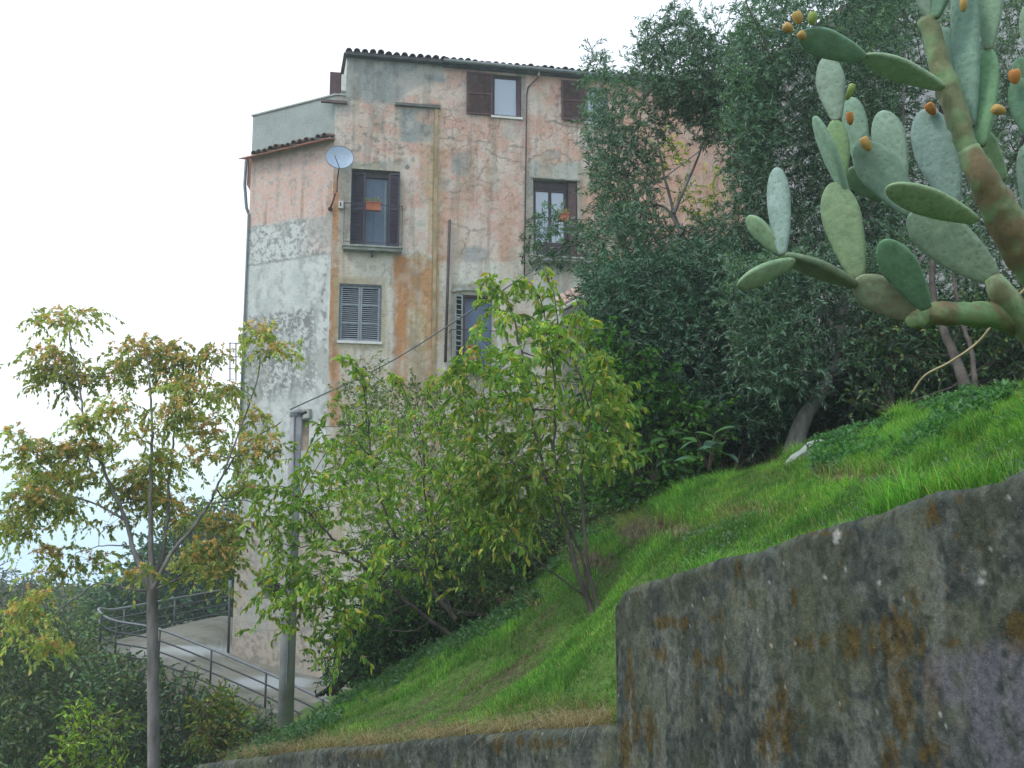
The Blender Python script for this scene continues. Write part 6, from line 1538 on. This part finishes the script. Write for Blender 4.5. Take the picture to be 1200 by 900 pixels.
pad((1144, 258), (1039, 219), 36, .5, 4.15, 3.95, .022, (1.05, 1.1, .75))
p12 = pad((1118, 240), (1082, 128), 56, .1, 4.6, 4.6, .018, (.95, 1, 1.2)); fruit(1091, 128, 4.55, 14, 18, 2.2, M_FRUIT, p12)
pad((1167, 328), (1067, 248), 62, .15, 4.35, 4.35, .022, (1, 1, .95), .1)
pad((1006, 327), (975, 214), 50, .1, 4.2, 4.2, .02, (1.02, 1.02, .9), .15)
pad((1076, 373), (1001, 328), 46, .15, 4.18, 4.15, .026, (1, .95, .75), .45)
pad((1086, 362), (1034, 281), 44, .35, 4.1, 4.0, .02, (.55, .8, .6))
pad((1002, 334), (917, 298), 18, 1.15, 4.15, 4.0, .026, (1, 1, .8), .2)
pad((931, 306), (864, 334), 23, .8, 4.0, 3.85, .018, (1.2, 1.2, 1.05))
pad((917, 299), (910, 196), 31, .2, 4.0, 4.0, .018, (1.1, 1.12, 1.3))
pad((918, 297), (875, 254), 22, .7, 4.02, 4.05, .018, (1.05, 1.1, .9))
pad((1090, 22), (1066, -60), 26, .3, 4.3, 4.25, .02); pad((1096, 22), (1112, -60), 32, .5, 4.28, 4.2, .02, (.8, .95, .9))
pad((1124, 120), (1107, 32), 28, .4, 4.4, 4.4, .018, (.95, 1, 1.25))
p27 = pad((1138, 150), (1126, -50), 34, .6, 4.35, 4.3, .022, (.95, 1.05, 1.25)); fruit(1129, 6, 4.2, 11, 18, 1.6, M_FRUITO, p27)
pad((1158, 60), (1164, -70), 36, .25, 4.35, 4.35, .022, (.9, 1, .85)); pad((1150, 172), (1158, 56), 33, .3, 4.35, 4.35, .022, (.55, .8, .5))
pad((1176, 212), (1140, 148), 34, .2, 4.5, 4.5, .02, (1, 1.05, .8))
p32 = pad((1225, 180), (1190, 92), 40, .2, 4.1, 4.1, .02, (.5, .7, .65)); fruit(1189, 90, 4.05, 17, 19, 1.7, M_FRUIT, p32); fruit(1171, 129, 4.05, 15, 19, 3.0, M_FRUITO, p32)
pad((1210, 110), (1193, 68), 28, .2, 4.5, 4.5, .02, (1, 1.1, .9)); pad((1225, 80), (1203, 5), 34, .5, 4.6, 4.6, .02); pad((1240, 330), (1200, 170), 40, .4, 4.6, 4.6, .02)

# plants in the planters
for t, pp, cc_ in PLANTERS:
    V, Fq, m_ = leaf_tris(pp, rdir(len(pp), .8), .09, .03, .2, 'd'); np_obj('plants', V, Fq, M_LEAF, parent=t, col=np.repeat(pick(len(pp), [cc_, (.3, .3, .1)]), m_, 0))
print('objects', len(bpy.data.objects), 'tris', sum(len(o.data.polygons) for o in bpy.data.objects if o.type == 'MESH'))

# ------------------------------------------------------------------ thin haze volume, added to lift and cool the dark tones
mhz = bpy.data.materials.new('veil_haze'); mhz.use_nodes = True; t_ = mhz.node_tree; t_.nodes.clear()
pv = t_.nodes.new('ShaderNodeVolumePrincipled'); pv.inputs['Density'].default_value = .0015; pv.inputs['Color'].default_value = (.86, .95, 1.0, 1); pv.inputs['Anisotropy'].default_value = .2
oo = t_.nodes.new('ShaderNodeOutputMaterial'); t_.links.new(pv.outputs[0], oo.inputs['Volume'])
m = MB(); X_ = 60500.0
m.hexa([(-X_, -X_, -106), (X_, -X_, -106), (X_, X_, -106), (-X_, X_, -106), (-X_, -X_, 34), (X_, -X_, 34), (X_, X_, 34), (-X_, X_, 34)])
hz = m.build('haze', mhz, None); hz['kind'] = 'stuff'; SC.cycles.volume_bounces = 1
